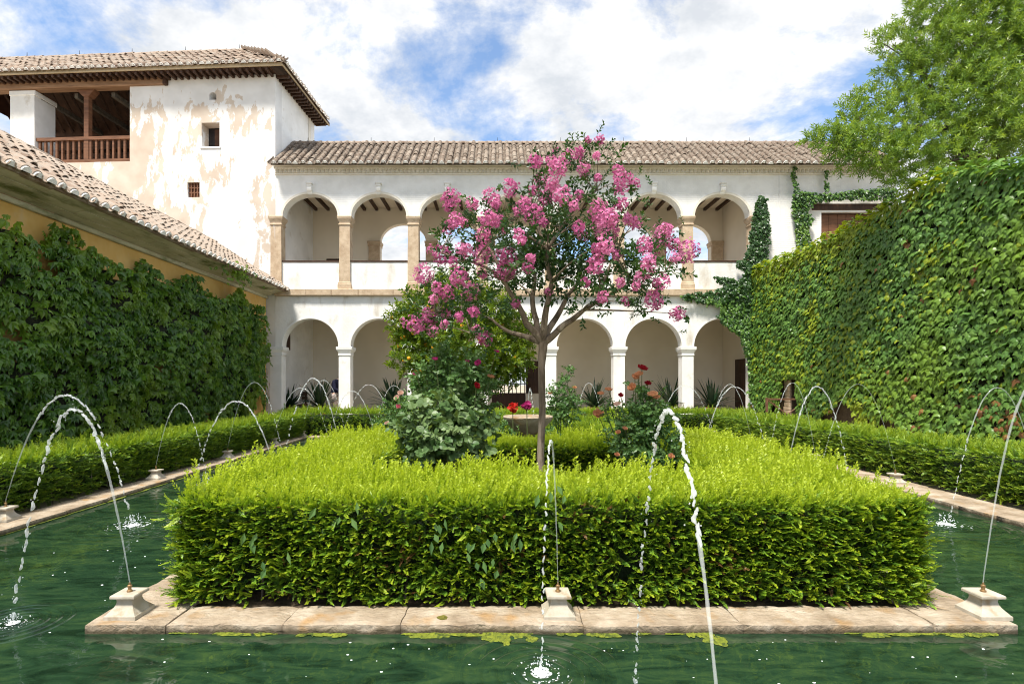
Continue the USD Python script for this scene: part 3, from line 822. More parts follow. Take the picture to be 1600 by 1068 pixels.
# roof
EZ, RZ, EY, RY = 9.72, 11.32, YF - .42, 22.0
sl = np.array([0, RY - EY, RZ - EZ])
slen = np.linalg.norm(sl)
deck = Polygon([(EY, EZ - .02), (RY, RZ - .02), (24.5, EZ), (24.5, EZ - .1), (RY, RZ - .16), (EY, EZ - .08)])
m = trimesh.creation.extrude_polygon(deck, XR - XL, engine='earcut')
vv = np.array(m.vertices)
roof = part(gal, 'roof', trimesh.Trimesh(np.c_[vv[:, 2] + XL, vv[:, 0], vv[:, 1]], m.faces, process=False), 'tile_brown')
tiled_roof(roof, (XL, EY, EZ), (1, 0, 0), sl / slen, int((XR - XL) / .268), 9, .268, slen / 9, 'tile_brown', seed=3)
ridge = []
for k in range(int((XR - XL) / .36)):
    t = barrel(.42, .12, .105)
    vv = np.array(t.vertices)
    ridge.append(trimesh.Trimesh(np.c_[XL + k * .36 + vv[:, 1] + .35 * 0, RY - vv[:, 0], RZ - .02 + vv[:, 2] + r.normal(0, .006)], t.faces, process=False))
for m in ridge:
    part(roof, 'ridge_tile', m, 'tile_buff')
for k in range(9):
    xx = -7.6 + k * 2.55
    part(roof, 'ridge_spike', tube([(xx, RY, RZ + .05), (xx, RY, RZ + .25)], [.012, .007], 5), 'black_iron')
# inside: floors, ceilings, end walls, back wall
part(gal, 'lower_floor', bx(XL, XR, YF + .0, YB + .3, -.1, FLOOR - .002), 'paving')
part(gal, 'upper_floor', bx(XL, XR, YF + .32, YB + .3, 4.78, 5.146), 'gallery_plaster')
part(gal, 'upper_ceiling', bx(XL, XR, YF + .41, YB - .02, 9.36, 9.44), 'ceiling_plaster')
for k in range(44):
    xx = XL + .35 + k * .535
    if xx < 10:
        part(gal, 'ceiling_beam', bx(xx - .055, xx + .055, YF + .41, YB - .004, 9.24, 9.358), 'dark_wood')
part(gal, 'end_wall', bx(10.0, 10.3, YF + .43, YB - .01, FLOOR, 9.358), 'gallery_plaster')
part(gal, 'left_end_wall', bx(XL - .3, XL, YF + .43, YB + .28, FLOOR, 9.358), 'gallery_plaster')
back = sbox(XL, 4.8, XR, 9.5)
RXS = [-5.36 + 2.517 * k for k in range(7)]
for k in range(6):
    back = back.difference(arch_hole((RXS[k] + RXS[k + 1]) / 2, 1.0, 7.87, .80, 6.1))
back = back.difference(sbox(-7.5, 6.2, -6.62, 7.14))
GX0, GX1 = -.22, 1.32
gate_hole = unary_union([sbox(GX0, FLOOR, GX1, 2.45), arch_hole((GX0 + GX1) / 2, (GX1 - GX0) / 2, 2.45, .72, 2.4)])
backl = sbox(XL, 0, XR, 4.8).difference(gate_hole)
part(gal, 'back_wall', wallpoly(unary_union([back, backl]), YB, YB + .3), 'gallery_plaster')
part(gal, 'niche_shutter', bx(-7.5, -6.62, YB + .06, YB + .14, 6.2, 7.14), 'dark_wood')
for k in range(7):
    part(gal, 'rear_column', square_loft(RXS[k], YB + .14, [(6.1, .245), (7.66, .245), (7.68, .28), (7.74, .265), (7.80, .29), (7.88, .30)]), 'tan_stone', smooth=20)
# plaque on the left end wall
n = 24
a = np.linspace(0, 2 * math.pi, n, endpoint=False)
rings = [np.c_[np.full(n, XL + d), 22.6 + rr * np.cos(a) * .9, 8.15 + rr * np.sin(a) * 1.25] for d, rr in ((0, .62), (.05, .6), (.055, .5), (.02, .46))]
part(gal, 'round_plaque', ringloft(rings), 'ceiling_plaster', smooth=30)
# gate: iron grille with arched head in the back wall
gp = numbered(gal, 'gate')
UsdGeom.Xform.Define(stage, gp)
for k in range(9):
    xx = GX0 + .06 + k * (GX1 - GX0 - .12) / 8
    top = 2.45 + .7 * math.sqrt(max(0, 1 - ((xx - (GX0 + GX1) / 2) / ((GX1 - GX0) / 2)) ** 2))
    part(gp, 'bar', tube([(xx, YB + .12, 1.2), (xx, YB + .12, top)], .017, 6), 'black_iron')
for z in (1.2, 1.62, 2.02, 2.45):
    part(gp, 'crossbar', bx(GX0 + .01, GX1 - .01, YB + .10, YB + .14, z - .02, z + .02), 'black_iron')
part(gp, 'lower_panel', bx(GX0 + .01, GX1 - .01, YB + .09, YB + .15, FLOOR + .01, 1.18), 'dark_wood')
lf = part(gal, 'door_leaf', bx(1.34, 1.95, YB - .07, YB - .02, 1.2, 2.62), 'dark_wood', label='dark wooden shutter leaf folded back beside the gate')
for i in range(2):
    for j in range(4):
        part(lf, 'panel', cbox(1.39 + i * .28, 1.62 + i * .28, YB - .085, YB - .07, 1.26 + j * .335, 1.53 + j * .335, .006), 'dark_wood')
part(gal, 'grille_leaf', bx(1.30, 1.345, YB - .5, YB - .02, 1.22, 2.6), 'black_iron')
# right door, in the end wall side
dp = part(gal, 'door', bx(9.93, 9.985, 21.55, 22.6, FLOOR, 2.62), 'dark_wood', label='dark wooden door at the right end of the gallery')
for j in range(4):
    part(dp, 'panel', cbox(9.915, 9.93, 21.62, 22.05, FLOOR + .1 + j * .56, FLOOR + .58 + j * .56, .006), 'dark_wood')
    part(dp, 'panel', cbox(9.915, 9.93, 22.11, 22.53, FLOOR + .1 + j * .56, FLOOR + .58 + j * .56, .006), 'dark_wood')
part(gal, 'left_shutter', bx(XL + .006, XL + .07, 21.2, 22.25, 2.95, 4.05), 'dark_wood', label='dark shutter high on the left end wall of the lower gallery')
# window on the upper right
wd = numbered(gal, 'window')
UsdGeom.Xform.Define(stage, wd)
for k in range(6):
    xx = WIN[0] + .05 + k * (WIN[1] - WIN[0] - .1) / 6
    part(wd, 'shutter_board', cbox(xx + .004, xx + (WIN[1] - WIN[0] - .1) / 6 - .004, YF + .16, YF + .21, WIN[2], WIN[3] - .04, .006), 'brown_wood')
part(wd, 'frame', wallpoly(sbox(WIN[0], WIN[2], WIN[1], WIN[3]).difference(sbox(WIN[0] + .05, WIN[2] - 1, WIN[1] - .05, WIN[3] - .05)), YF + .12, YF + .25), 'dark_wood')
part(gal, 'window_lintel', cbox(11.85, 14.6, YF - .03, YF + .2, 8.12, 8.36, .012), 'dark_wood')
part(gal, 'wall_joint', bx(10.62, 10.66, YF - .02, YF + .02, 4.9, 9.44), 'white_brick')

# ------------------------------------------------------------------ the tower on the left
TH = math.radians(3.3)
CT, ST = math.cos(TH), math.sin(TH)
C0 = np.array([-8.28, YF, 0.0])
TR = np.eye(4)
TR[:3, :3] = [[CT, ST, 0], [-ST, CT, 0], [0, 0, 1]]
TR[:3, 3] = C0


def tw(m):
    m = m.copy()
    m.apply_transform(TR)
    return m


def twp(p):
    return (TR[:3, :3] @ np.asarray(p, float)) + C0


def tu(px, py):
    """measures a point of the tower's front off the photograph: (x', z)"""
    q = (px - CX) / FPX
    u = (-8.28 - YF * q) / (CT + q * ST)
    return -u, EYE + (600 - py) / FPX * (YF + u * ST)


tow = thing('whitewashed_tower', 'tall whitewashed tower with flaking plaster and an open timber loggia under its tiled roof', 'building')
def trect(px0, py0, px1, py1):
    x0, z1 = tu(px0, py0)
    x1, z0 = tu(px1, py1)
    return x0, z0, x1, z1


front = sbox(-13.0, -.1, 0, 13.22)
w1, w2, w3 = trect(315, 192, 343, 229), trect(293, 285, 312, 308), trect(327, 144, 338, 156)
LX1 = tu(203, 200)[0]
LB = tu(120, 254)[1]
LT = tu(120, 138)[1]
front = front.difference(sbox(*w1)).difference(sbox(*w2)).difference(sbox(-13.1, LB, LX1, 13.3))
front = unary_union([front, sbox(LX1 - .001, LB, tu(262, 200)[0], LT + .03)]).difference(sbox(LX1 - .5, LT + .03, tu(262, 200)[0], 13.3))
front = front.difference(arch_hole((w3[0] + w3[2]) / 2, (w3[2] - w3[0]) / 2, w3[1] + .16, .13, w3[1]))
part(tow, 'front_wall', tw(wallpoly(front, 0, .55)), 'flaking_plaster')
part(tow, 'right_wall', tw(bx(-.35, 0, .551, 3.75, -.1, 13.2)), 'white_plaster')
part(tow, 'corner_strip', tw(bx(-.02, .025, 3.1, 3.3, 9, 13.2)), 'pale_moulding')
part(tow, 'inner_wall', tw(bx(LX1 + .02, LX1 + .4, .552, 3.6, LB - .2, 13.2)), 'white_plaster')
part(tow, 'loggia_floor', tw(bx(-13.0, LX1 + .02, .552, 4.0, LB - .5, LB - .004)), 'brown_wood')
# windows
wn = part(tow, 'window', tw(bx(w1[0] - .1, w1[2] + .1, .46, .50, w1[1] - .1, w1[3] + .1)), 'black_iron')
part(wn, 'pane', tw(bx(w1[0] + .26, w1[2] - .03, .43, .46, w1[1] + .05, w1[3] - .06)), 'ceiling_wood')
part(wn, 'sill', tw(bx(w1[0] - .05, w1[2] + .05, -.03, .3, w1[1] - .06, w1[1] - .003)), 'white_plaster')
wn = part(tow, 'small_window', tw(bx(w2[0], w2[2], .10, .14, w2[1], w2[3])), 'brown_wood')
for k in range(3):
    xx = w2[0] + (k + 1) * (w2[2] - w2[0]) / 4
    part(wn, 'bar', tw(bx(xx - .02, xx + .02, .05, .10, w2[1], w2[3])), 'brown_wood')
for k in range(2):
    zz = w2[1] + (k + 1) * (w2[3] - w2[1]) / 3
    part(wn, 'crossbar', tw(bx(w2[0], w2[2], .06, .09, zz - .02, zz + .02)), 'brown_wood')
part(tow, 'vent_back', tw(bx(w3[0] - .1, w3[2] + .1, .38, .42, w3[1] - .1, w3[3] + .1)), 'black_iron')
# loggia: beam, white pillar, post, railing
bz0 = tu(150, 138)[1]
part(tow, 'beam', tw(cbox(-13.0, tu(262, 120)[0] - .0, -.10, .28, bz0 + .02, bz0 + .36, .03)), 'beam_wood')
part(tow, 'beam_end', tw(cbox(tu(257, 120)[0], tu(263, 120)[0], -.14, .3, bz0 + .0, bz0 + .5, .02)), 'dark_wood')
p0, p1 = tu(15, 200)[0], tu(53, 200)[0]
pl = part(tow, 'pillar', tw(bx(p0, p1, .02, .95, LB - .4, bz0 - .18)), 'white_plaster')
part(pl, 'capital', tw(cbox(p0 - .03, p1 + .05, -.01, 1.0, bz0 - .18, bz0 + .01, .02)), 'white_plaster')
q0, q1 = tu(127, 200)[0], tu(135, 200)[0]
ps = part(tow, 'post', tw(cbox(q0, q1, .1, .1 + (q1 - q0), LB, bz0 - .22, .02)), 'brown_wood')
part(ps, 'post_bracket', tw(trimesh.convex.convex_hull(np.array([[q0 - .02, .08, bz0 - .24], [q1 + .02, .08, bz0 - .24], [q0 - .02, .36, bz0 - .24], [q1 + .02, .36, bz0 - .24], [q0 - .26, .08, bz0 + .01], [q1 + .26, .08, bz0 + .01], [q0 - .26, .36, bz0 + .01], [q1 + .26, .36, bz0 + .01]]))), 'brown_wood')
rl = part(tow, 'railing', tw(bx(p1, LX1, .08, .22, tu(130, 217)[1], tu(130, 212)[1])), 'brown_wood')
zt, zb = tu(130, 217)[1], tu(130, 249)[1]
part(rl, 'bottom_rail', tw(bx(p1, LX1, .09, .21, zb - .08, zb + .04)), 'brown_wood')
nb = 17
for k in range(nb):
    xx = p1 + .12 + k * (LX1 - p1 - .2) / (nb - 1)
    part(rl, 'baluster', tw(bx(xx - .04, xx + .04, .115, .185, zb + .04, zt)), 'brown_wood')
# behind: back wall with white pillars, rafters and the underside of the roof
part(tow, 'loggia_back_wall', tw(bx(-13.0, LX1 + .02, 3.6, 3.85, LB, 10.75)), 'gallery_plaster')
part(tow, 'loggia_back_beam', tw(bx(-13.0, LX1 + .02, 3.4, 3.85, 12.1, 13.35)), 'ceiling_wood')
part(tow, 'loggia_screen', tw(bx(-13.0, LX1 + .02, 3.72, 3.8, 10.76, 12.09)), 'ceiling_wood')
for c in (-6.2, -8.0, -10.4, -12.3):
    part(tow, 'back_pillar', tw(cbox(c - .3, c + .3, 3.0, 3.55, LB - .3, 11.4, .02)), 'white_plaster')
# roof of the tower: hipped at the right end
RY1, RZ1 = 1.8, 15.25
EZ1 = 13.36
eF, eB, eR, rE = -.55, 4.15, .55, -2.15
LW = -13.2
def V(*a): return [float(c) for c in a]


dv = np.array([V(LW, eF, EZ1), V(eR, eF, EZ1), V(eR, eB, EZ1), V(LW, eB, EZ1), V(LW, RY1, RZ1), V(rE, RY1, RZ1)])
df = [[0, 1, 5], [0, 5, 4], [1, 2, 5], [2, 3, 4], [2, 4, 5], [3, 0, 4]]
low = dv - [0, 0, .10]
dm = trimesh.Trimesh(np.vstack([dv, low]), df + [[c + 6, b + 6, a + 6] for a, b, c in df] + [[0, 6, 7], [0, 7, 1], [1, 7, 8], [1, 8, 2], [2, 8, 9], [2, 9, 3]], process=False)
rt = part(tow, 'roof', tw(dm), 'ceiling_wood')
part(tow, 'soffit', tw(bx(LW, .0, eF + .03, 0.54, 13.222, 13.25)), 'ceiling_wood')
part(tow, 'fascia', tw(cbox(LW, eR - .01, eF, eF + .05, EZ1 - .15, EZ1 - .02, .01)), 'fascia')
part(tow, 'side_fascia', tw(cbox(eR - .05, eR, eF + .051, eB, EZ1 - .15, EZ1 - .02, .01)), 'fascia')
for k in range(52):
    xx = -.1 - k * .25
    part(tow, 'rafter_end', tw(cbox(xx - .05, xx + .05, eF + .06, -.002, 13.1, 13.22, .015)), 'dark_wood')
for k in range(16):
    yy = .1 + k * .25
    part(tow, 'rafter_end', tw(cbox(.002, eR - .06, yy - .05, yy + .05, 13.1, 13.215, .015)), 'dark_wood')
for k in range(19):
    xx = LX1 - .2 - k * .42
    part(tow, 'inner_rafter', tw(tube([(xx, .3, 13.0), (xx, 1.8, 14.6), ], .06, 4)), 'dark_wood')
    part(tow, 'inner_rafter', tw(tube([(xx, 1.8, 14.55), (xx, 3.6, 12.7)], .06, 4)), 'dark_wood')
for xx in (LX1 - .9, LX1 - 2.4, LX1 - 3.9):
    part(tow, 'tie_beam', tw(bx(xx - .07, xx + .07, .3, 3.7, 12.72, 12.9)), 'bark_grey')
sF = np.array([0, RY1 - eF, RZ1 - EZ1])
lF = np.linalg.norm(sF)
ncf = int((eR - LW) / .262)
aF = TR[:3, :3] @ np.array([-1, 0, 0.])
tiled_roof(rt, twp((eR, eF, EZ1)), aF, TR[:3, :3] @ (sF / lF), ncf, 8, .262, lF / 8, 'tile_buff',
           keep=lambda a, u: a > (u / lF) * (eR - rE) - .05 and a < 12.9, seed=5)
sR = np.array([rE - eR, 0, RZ1 - EZ1])
lR = np.linalg.norm(sR)
tiled_roof(rt, twp((eR, eF, EZ1)), TR[:3, :3] @ np.array([0, 1, 0.]), TR[:3, :3] @ (sR / lR), int((eB - eF) / .262), 10, .262, lR / 10, 'tile_buff',
           keep=lambda a, u: min(a / (RY1 - eF), (eB - eF - a) / (eB - RY1)) > u / lR - .04, seed=6, ntop=60)
def ridge_run(p0, p1, parent, material='tile_buff', step=.36, rad=.115):
    p0, p1 = np.asarray(p0, float), np.asarray(p1, float)
    L = np.linalg.norm(p1 - p0)
    d = (p1 - p0) / L
    x = np.cross(d, [0, 0, 1.0])
    x /= np.linalg.norm(x)
    z = np.cross(x, d)
    t = barrel(step * 1.15, rad, rad * .85)
    for k in range(int(L / step)):
        part(parent, 'ridge_tile', trimesh.Trimesh(np.array(t.vertices) @ np.stack([x, d, z], 1).T + p0 + d * k * step + RNG.normal(0, .006, 3), t.faces, process=False), material)


ridge_run(twp((eR, eF, EZ1 + .03)), twp((rE, RY1, RZ1 + .03)), rt)
ridge_run(twp((rE, RY1, RZ1)), twp((LW + .2, RY1, RZ1)), rt)
for k in range(5):
    xx = rE - .2 - k * 2.3
    part(rt, 'ridge_spike', tw(tube([(xx, RY1, RZ1 + .08), (xx, RY1, RZ1 + .28)], [.014, .008], 5)), 'black_iron')

# ------------------------------------------------------------------ the ochre wing along the left side
wing = thing('ochre_wing', 'low ochre plastered wing with a broad tiled eave along the left side of the courtyard', 'building')
WX = -8.62
part(wing, 'wall', bx(WX - .4, WX, 4.5, YF - .01, -.1, 4.86), 'ochre_plaster')
part(wing, 'wall_moulding', cbox(WX - .02, WX + .09, 4.5, YF - .02, 4.80, 4.90, .02), 'soffit_stone')
ew, ez = -7.82, 5.13
soff = np.array([ew - .02 - (WX + .05), 0, .16])
for row in range(3):
    y = 4.6
    while y < YF - .1:
        L = min(r.uniform(.45, .7), YF - .05 - y)
        f0, f1 = row / 3 + .014, (row + 1) / 3 - .014
        x0, x1 = WX + .05 + soff[0] * f0, WX + .05 + soff[0] * f1
        za, zb_ = 4.905 + soff[2] * f0, 4.905 + soff[2] * f1
        dz = r.uniform(-.008, .008)
        hull = np.array([[x0, y + .006, za + dz], [x1, y + .006, zb_ + dz], [x1, y + L - .006, zb_ + dz], [x0, y + L - .006, za + dz], [x0, y + .006, za + .06], [x1, y + .006, zb_ + .06], [x1, y + L - .006, zb_ + .06], [x0, y + L - .006, za + .06]])
        part(wing, 'soffit_slab', trimesh.convex.convex_hull(hull), 'soffit_stone')
        y += L
rx, rz_ = -10.75, 7.0
deck = Polygon([(ew, ez - .02), (rx, rz_ - .02), (-13.5, ez), (-13.5, ez - .1), (rx, rz_ - .16), (WX, 4.99), (ew, ez - .07)])
m = trimesh.creation.extrude_polygon(deck, YF - .02 - 4.5, engine='earcut')
vv = np.array(m.vertices)
wr = part(wing, 'roof', trimesh.Trimesh(np.c_[vv[:, 0], vv[:, 2] + 4.5, vv[:, 1]], m.faces, process=False), 'tile_buff')
sW = np.array([rx - ew, 0, rz_ - ez])
lW = np.linalg.norm(sW)
tiled_roof(wr, (ew, YF - .05, ez), (0, -1, 0), sW / lW, int((YF - 4.7) / .262), 11, .262, lW / 11, 'tile_buff', seed=8)
ridge_run((rx, 5, rz_), (rx, YF - .05, rz_), wr)

# ------------------------------------------------------------------ garden wall on the right with its small doorway
gw = thing('garden_wall', 'high masonry garden wall under ivy along the right side of the courtyard', 'wall')
GWX = 9.75
DW = (17.25, 17.95, 1.78)
poly = Polygon([(4.0, -.1), (20.38, -.1), (20.38, 5.6), (12.2, 5.85), (9.5, 5.35), (4.0, 5.1)]).difference(sbox(DW[0], -.2, DW[1], DW[2]))
m = trimesh.creation.extrude_polygon(poly, .45, engine='earcut')
vv = np.array(m.vertices)
part(gw, 'wall', trimesh.Trimesh(np.c_[GWX + vv[:, 2], vv[:, 0], vv[:, 1]], m.faces, process=False), 'soil')
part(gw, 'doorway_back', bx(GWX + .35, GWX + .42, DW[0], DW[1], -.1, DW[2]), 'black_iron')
z = 0.0
k = 0
while z < 1.75:
    h = r.uniform(.12, .2)
    part(gw, 'jamb_stone', cbox(GWX - .06, GWX + .2, DW[1] + .005, DW[1] + r.uniform(.28, .42), z, z + h - .01, .012), 'tan_stone')
    part(gw, 'jamb_stone', cbox(GWX - .06, GWX + .2, DW[0] - r.uniform(.16, .28), DW[0] - .005, z, z + h - .01, .012), 'tan_stone')
    z += h

# ------------------------------------------------------------------ clipped hedges
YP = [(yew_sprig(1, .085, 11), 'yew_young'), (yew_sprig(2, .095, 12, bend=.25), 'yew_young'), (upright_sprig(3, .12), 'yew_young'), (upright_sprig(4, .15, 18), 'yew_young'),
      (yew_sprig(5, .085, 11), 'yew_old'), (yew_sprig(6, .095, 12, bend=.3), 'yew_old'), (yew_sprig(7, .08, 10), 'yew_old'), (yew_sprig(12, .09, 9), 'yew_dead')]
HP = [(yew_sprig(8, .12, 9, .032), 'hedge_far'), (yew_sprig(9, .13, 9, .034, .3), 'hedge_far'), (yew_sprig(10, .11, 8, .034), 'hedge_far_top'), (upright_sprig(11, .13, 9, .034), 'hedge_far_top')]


def hedge_cloud(boxes, faces, dens, seed, young, bulge=.05, near=False, spike=0.0):
    """points, directions and prototype numbers for the sprigs of one hedge"""
    rng = np.random.default_rng(seed)
    P, D, N, SC, ID = [], [], [], [], []
    for (x0, x1, y0, y1, z0, z1), fc in zip(boxes, faces):
        for f in fc:
            if f == 'T':
                A = (x1 - x0) * (y1 - y0)
            elif f in 'FB':
                A = (x1 - x0) * (z1 - z0)
            else:
                A = (y1 - y0) * (z1 - z0)
            n = int(A * dens * (1.15 if f == 'T' else 1))
            u, v_ = rng.random(n), rng.random(n)
            if f == 'T':
                p = np.c_[x0 + u * (x1 - x0), y0 + v_ * (y1 - y0), np.full(n, z1)]
                nm = np.tile([0, 0, 1.0], (n, 1))
            elif f in 'FB':
                p = np.c_[x0 + u * (x1 - x0), np.full(n, y0 if f == 'F' else y1), z0 + v_ * (z1 - z0)]
                nm = np.tile([0, -1.0 if f == 'F' else 1.0, 0], (n, 1))
            else:
                p = np.c_[np.full(n, x0 if f == 'L' else x1), y0 + u * (y1 - y0), z0 + v_ * (z1 - z0)]
                nm = np.tile([-1.0 if f == 'L' else 1.0, 0, 0], (n, 1))
            nz = meshkit.fbm(p * 2.6 + seed, 3, seed)
            if near and f != 'T':   # thin, twiggy places low in the clipped face
                gap = np.clip((meshkit.noise(p * [3.2, 3.2, 4.2] + 9, 12) - .62) * 7, 0, 1) * np.clip((.55 - p[:, 2]) * 4, 0, 1) * np.clip(np.minimum(p[:, 0] - x0, x1 - p[:, 0]) * 3 - .6, 0, 1)
                ok = rng.random(n) > gap * .85
                p, nm, nz, n = p[ok], nm[ok], nz[ok], int(ok.sum())
            off = (nz - .5) * 2 * bulge + rng.uniform(-.07, .012, n)
            p = p + nm * off[:, None]
            if f == 'T':
                d = nm + rng.normal(0, .42, (n, 3)) + np.array([.08, -.18, 0])
            else:
                d = nm * 1.0 + np.array([0, 0, .12]) + rng.normal(0, .42, (n, 3)) * [1, 1, .7]
            up = np.array([0, 0, 1.0]) + rng.normal(0, .3, (n, 3)) + nm * .25
            isy = rng.random(n) < young[0 if f == 'T' else 1]
            if near:
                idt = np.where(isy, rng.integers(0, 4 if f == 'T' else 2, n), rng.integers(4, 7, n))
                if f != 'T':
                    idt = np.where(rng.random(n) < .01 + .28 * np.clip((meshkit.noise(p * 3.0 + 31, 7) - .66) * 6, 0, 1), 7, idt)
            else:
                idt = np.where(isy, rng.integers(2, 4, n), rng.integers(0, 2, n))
            s = rng.uniform(.75, 1.2, n)
            if f == 'T':
                # taller young shoots stand up in drifts
                tall = (rng.random(n) < spike * np.clip((meshkit.noise(p * 1.7 + 5, 3) - .3) * 2.2, 0, 1))
                s = np.where(tall, s * rng.uniform(1.2, 1.8, n), s)
                if near:
                    idt = np.where(tall, rng.integers(2, 4, n), idt)
                d = np.where(tall[:, None], np.array([0.1, -.1, 1.0]) + rng.normal(0, .2, (n, 3)), d)
            P.append(p); D.append(d); N.append(up); SC.append(s); ID.append(idt)
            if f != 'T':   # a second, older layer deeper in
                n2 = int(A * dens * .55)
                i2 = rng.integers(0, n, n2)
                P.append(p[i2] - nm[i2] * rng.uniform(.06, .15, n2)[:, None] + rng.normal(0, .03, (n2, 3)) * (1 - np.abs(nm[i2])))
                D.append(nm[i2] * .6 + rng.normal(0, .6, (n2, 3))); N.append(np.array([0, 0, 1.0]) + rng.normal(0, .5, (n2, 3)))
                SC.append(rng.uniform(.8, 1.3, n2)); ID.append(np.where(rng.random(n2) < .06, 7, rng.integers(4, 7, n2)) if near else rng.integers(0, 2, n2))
        for (ex, ey, sx, sy) in ((x0, y0, -1, -1), (x1, y0, 1, -1)):
            if 'F' in fc and ('L' if sx < 0 else 'R') in fc:
                n = int((z1 - z0) * dens * .6)
                p = np.c_[np.full(n, ex), np.full(n, ey), z0 + rng.random(n) * (z1 - z0)] + np.c_[rng.normal(-.07 * sx, .06, n), rng.normal(-.07 * sy, .06, n), np.zeros(n)]
                P.append(p); D.append(np.array([sx * .6, sy * .6, .35]) + rng.normal(0, .45, (n, 3))); N.append(np.array([0, 0, 1.0]) + rng.normal(0, .35, (n, 3)))
                SC.append(rng.uniform(.75, 1.2, n))
                ID.append(np.where(rng.random(n) < young[1], rng.integers(0, 2, n), rng.integers(4, 7, n)) if near else rng.integers(0, 3, n))
    return np.vstack(P), np.vstack(D), np.vstack(N), np.concatenate(SC), np.concatenate(ID)


def hedge(name, label, boxes, faces, dens, seed, young, near=False, spike=0.0, group=None, fringe=()):
    h = thing(name, label, 'hedge', group)
    P, D, N, SC, ID = hedge_cloud(boxes, faces, dens, seed, young, near=near, spike=spike)
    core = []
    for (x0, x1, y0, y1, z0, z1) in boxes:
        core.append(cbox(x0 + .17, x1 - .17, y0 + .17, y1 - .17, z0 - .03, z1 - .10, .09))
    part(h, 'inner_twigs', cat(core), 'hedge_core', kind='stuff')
    st = []
    rng = np.random.default_rng(seed)
    for (x0, x1, y0, y1, z0, z1) in boxes:
        n = max(2, int(max(x1 - x0, y1 - y0) / .35))
        for k in range(n):
            t = (k + .5) / n
            if x1 - x0 > y1 - y0:
                xx, yy = x0 + t * (x1 - x0), y0 + .14
            else:
                xx, yy = (x1 - .075 if x1 < 0 else x0 + .075), y0 + t * (y1 - y0)
            st.append(tube([(xx, yy, z0 - .05), (xx + rng.normal(0, .03), yy - .01, z0 + .18), (xx + rng.normal(0, .06), yy + .01, z0 + .3)], [.008, .006, .004], 4))
    part(h, 'stem', cat(st), 'bark_grey', kind='stuff')
    for (fx0, fx1, fy0, fy1, n) in fringe:   # long young shoots left standing along an edge
        p = np.c_[rng.uniform(fx0, fx1, n), rng.uniform(fy0, fy1, n), np.full(n, ZT - .03)]
        P = np.vstack([P, p])
        D = np.vstack([D, np.array([.12, .05, 1.0]) + rng.normal(0, .2, (n, 3))])
        N = np.vstack([N, unit(rng, n)])
        SC = np.r_[SC, rng.uniform(.7, 1.15, n) * np.where(rng.random(n) < .2, 1.6, 1)]
        ID = np.r_[ID, rng.integers(2, 4, n)]
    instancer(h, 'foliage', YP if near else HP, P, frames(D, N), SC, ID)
    return h


ZT = .735
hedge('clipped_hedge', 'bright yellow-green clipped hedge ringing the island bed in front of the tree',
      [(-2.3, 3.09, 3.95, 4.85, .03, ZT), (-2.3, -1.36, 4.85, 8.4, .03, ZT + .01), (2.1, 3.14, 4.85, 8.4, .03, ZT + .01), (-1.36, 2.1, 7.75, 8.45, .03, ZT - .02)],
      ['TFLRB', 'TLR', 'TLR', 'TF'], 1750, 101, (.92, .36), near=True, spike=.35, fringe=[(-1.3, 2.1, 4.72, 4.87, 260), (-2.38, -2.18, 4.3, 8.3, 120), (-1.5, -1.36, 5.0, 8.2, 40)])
hedge('clipped_hedge', 'low clipped hedge behind the stone fountain basin on the island',
      [(-2.4, 3.1, 10.5, 11.5, .04, .72), (-2.4, 3.1, 13.1, 13.8, .04, .72)], ['TF', 'TF'], 520, 102, (.85, .3), spike=.3)
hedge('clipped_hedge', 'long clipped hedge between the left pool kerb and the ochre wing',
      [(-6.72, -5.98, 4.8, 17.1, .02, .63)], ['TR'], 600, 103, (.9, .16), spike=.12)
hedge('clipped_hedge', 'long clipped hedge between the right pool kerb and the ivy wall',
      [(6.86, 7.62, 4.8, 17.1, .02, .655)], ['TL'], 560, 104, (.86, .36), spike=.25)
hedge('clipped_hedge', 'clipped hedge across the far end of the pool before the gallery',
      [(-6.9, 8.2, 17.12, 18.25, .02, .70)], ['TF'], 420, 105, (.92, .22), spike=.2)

# bindweed leaves and small weeds growing through the front of the near hedge
for (px, py, nL) in ((390, 842, 4), (425, 870, 3), (690, 830, 6), (730, 850, 5), (800, 838, 6), (850, 790, 5), (765, 880, 5), (545, 800, 4)):
    rr = np.random.default_rng(px)
    it = []
    for k in range(nL):
        p = at(px + rr.normal(0, 14), py + rr.normal(0, 14), 3.87)
        it.append(leaf_tris(p, np.array([rr.normal(0, .35), -.25, -1.0]), np.array([rr.normal(0, .4), -1, .3]), rr.uniform(.06, .10), rr.uniform(.03, .045), .1, .1))
    bt = thing('bindweed', {390: 'bindweed leaves in the front of the island hedge above its left pedestal', 425: 'pair of pointed bindweed leaves low in the front of the island hedge, towards its left', 690: 'bindweed spray in the upper front of the island hedge, left of the middle pedestal', 730: 'bindweed spray in the middle of the island hedge front below the grey-leaved shrub',
         800: 'bindweed spray on the island hedge front just left of the middle jet', 850: 'bindweed leaves at the top edge of the island hedge beside the middle jet', 765: 'lowest bindweed spray on the island hedge front, left of the middle pedestal', 545: 'bindweed leaves at the top edge of the island hedge, left part'}[px], 'weed', 'bindweed in the hedge')
    for q in it:
        part(bt, 'leaf', gather([q]), 'rose_leaf')

# ------------------------------------------------------------------ ivy on the walls
IV = [(ivy_leaf(1), 'boston_ivy'), (ivy_leaf(2, .4), 'boston_ivy'), (ivy_leaf(3), 'boston_ivy_yellow'), (ivy_leaf(4), 'ivy_dark'), (ivy_leaf(5, .35), 'ivy_dark'), (ivy_leaf(8, .5), 'ivy_brown')]
CR = [(creeper_leaf(1), 'creeper'), (creeper_leaf(2), 'creeper'), (creeper_leaf(3), 'creeper'), (ivy_leaf(6), 'creeper')]


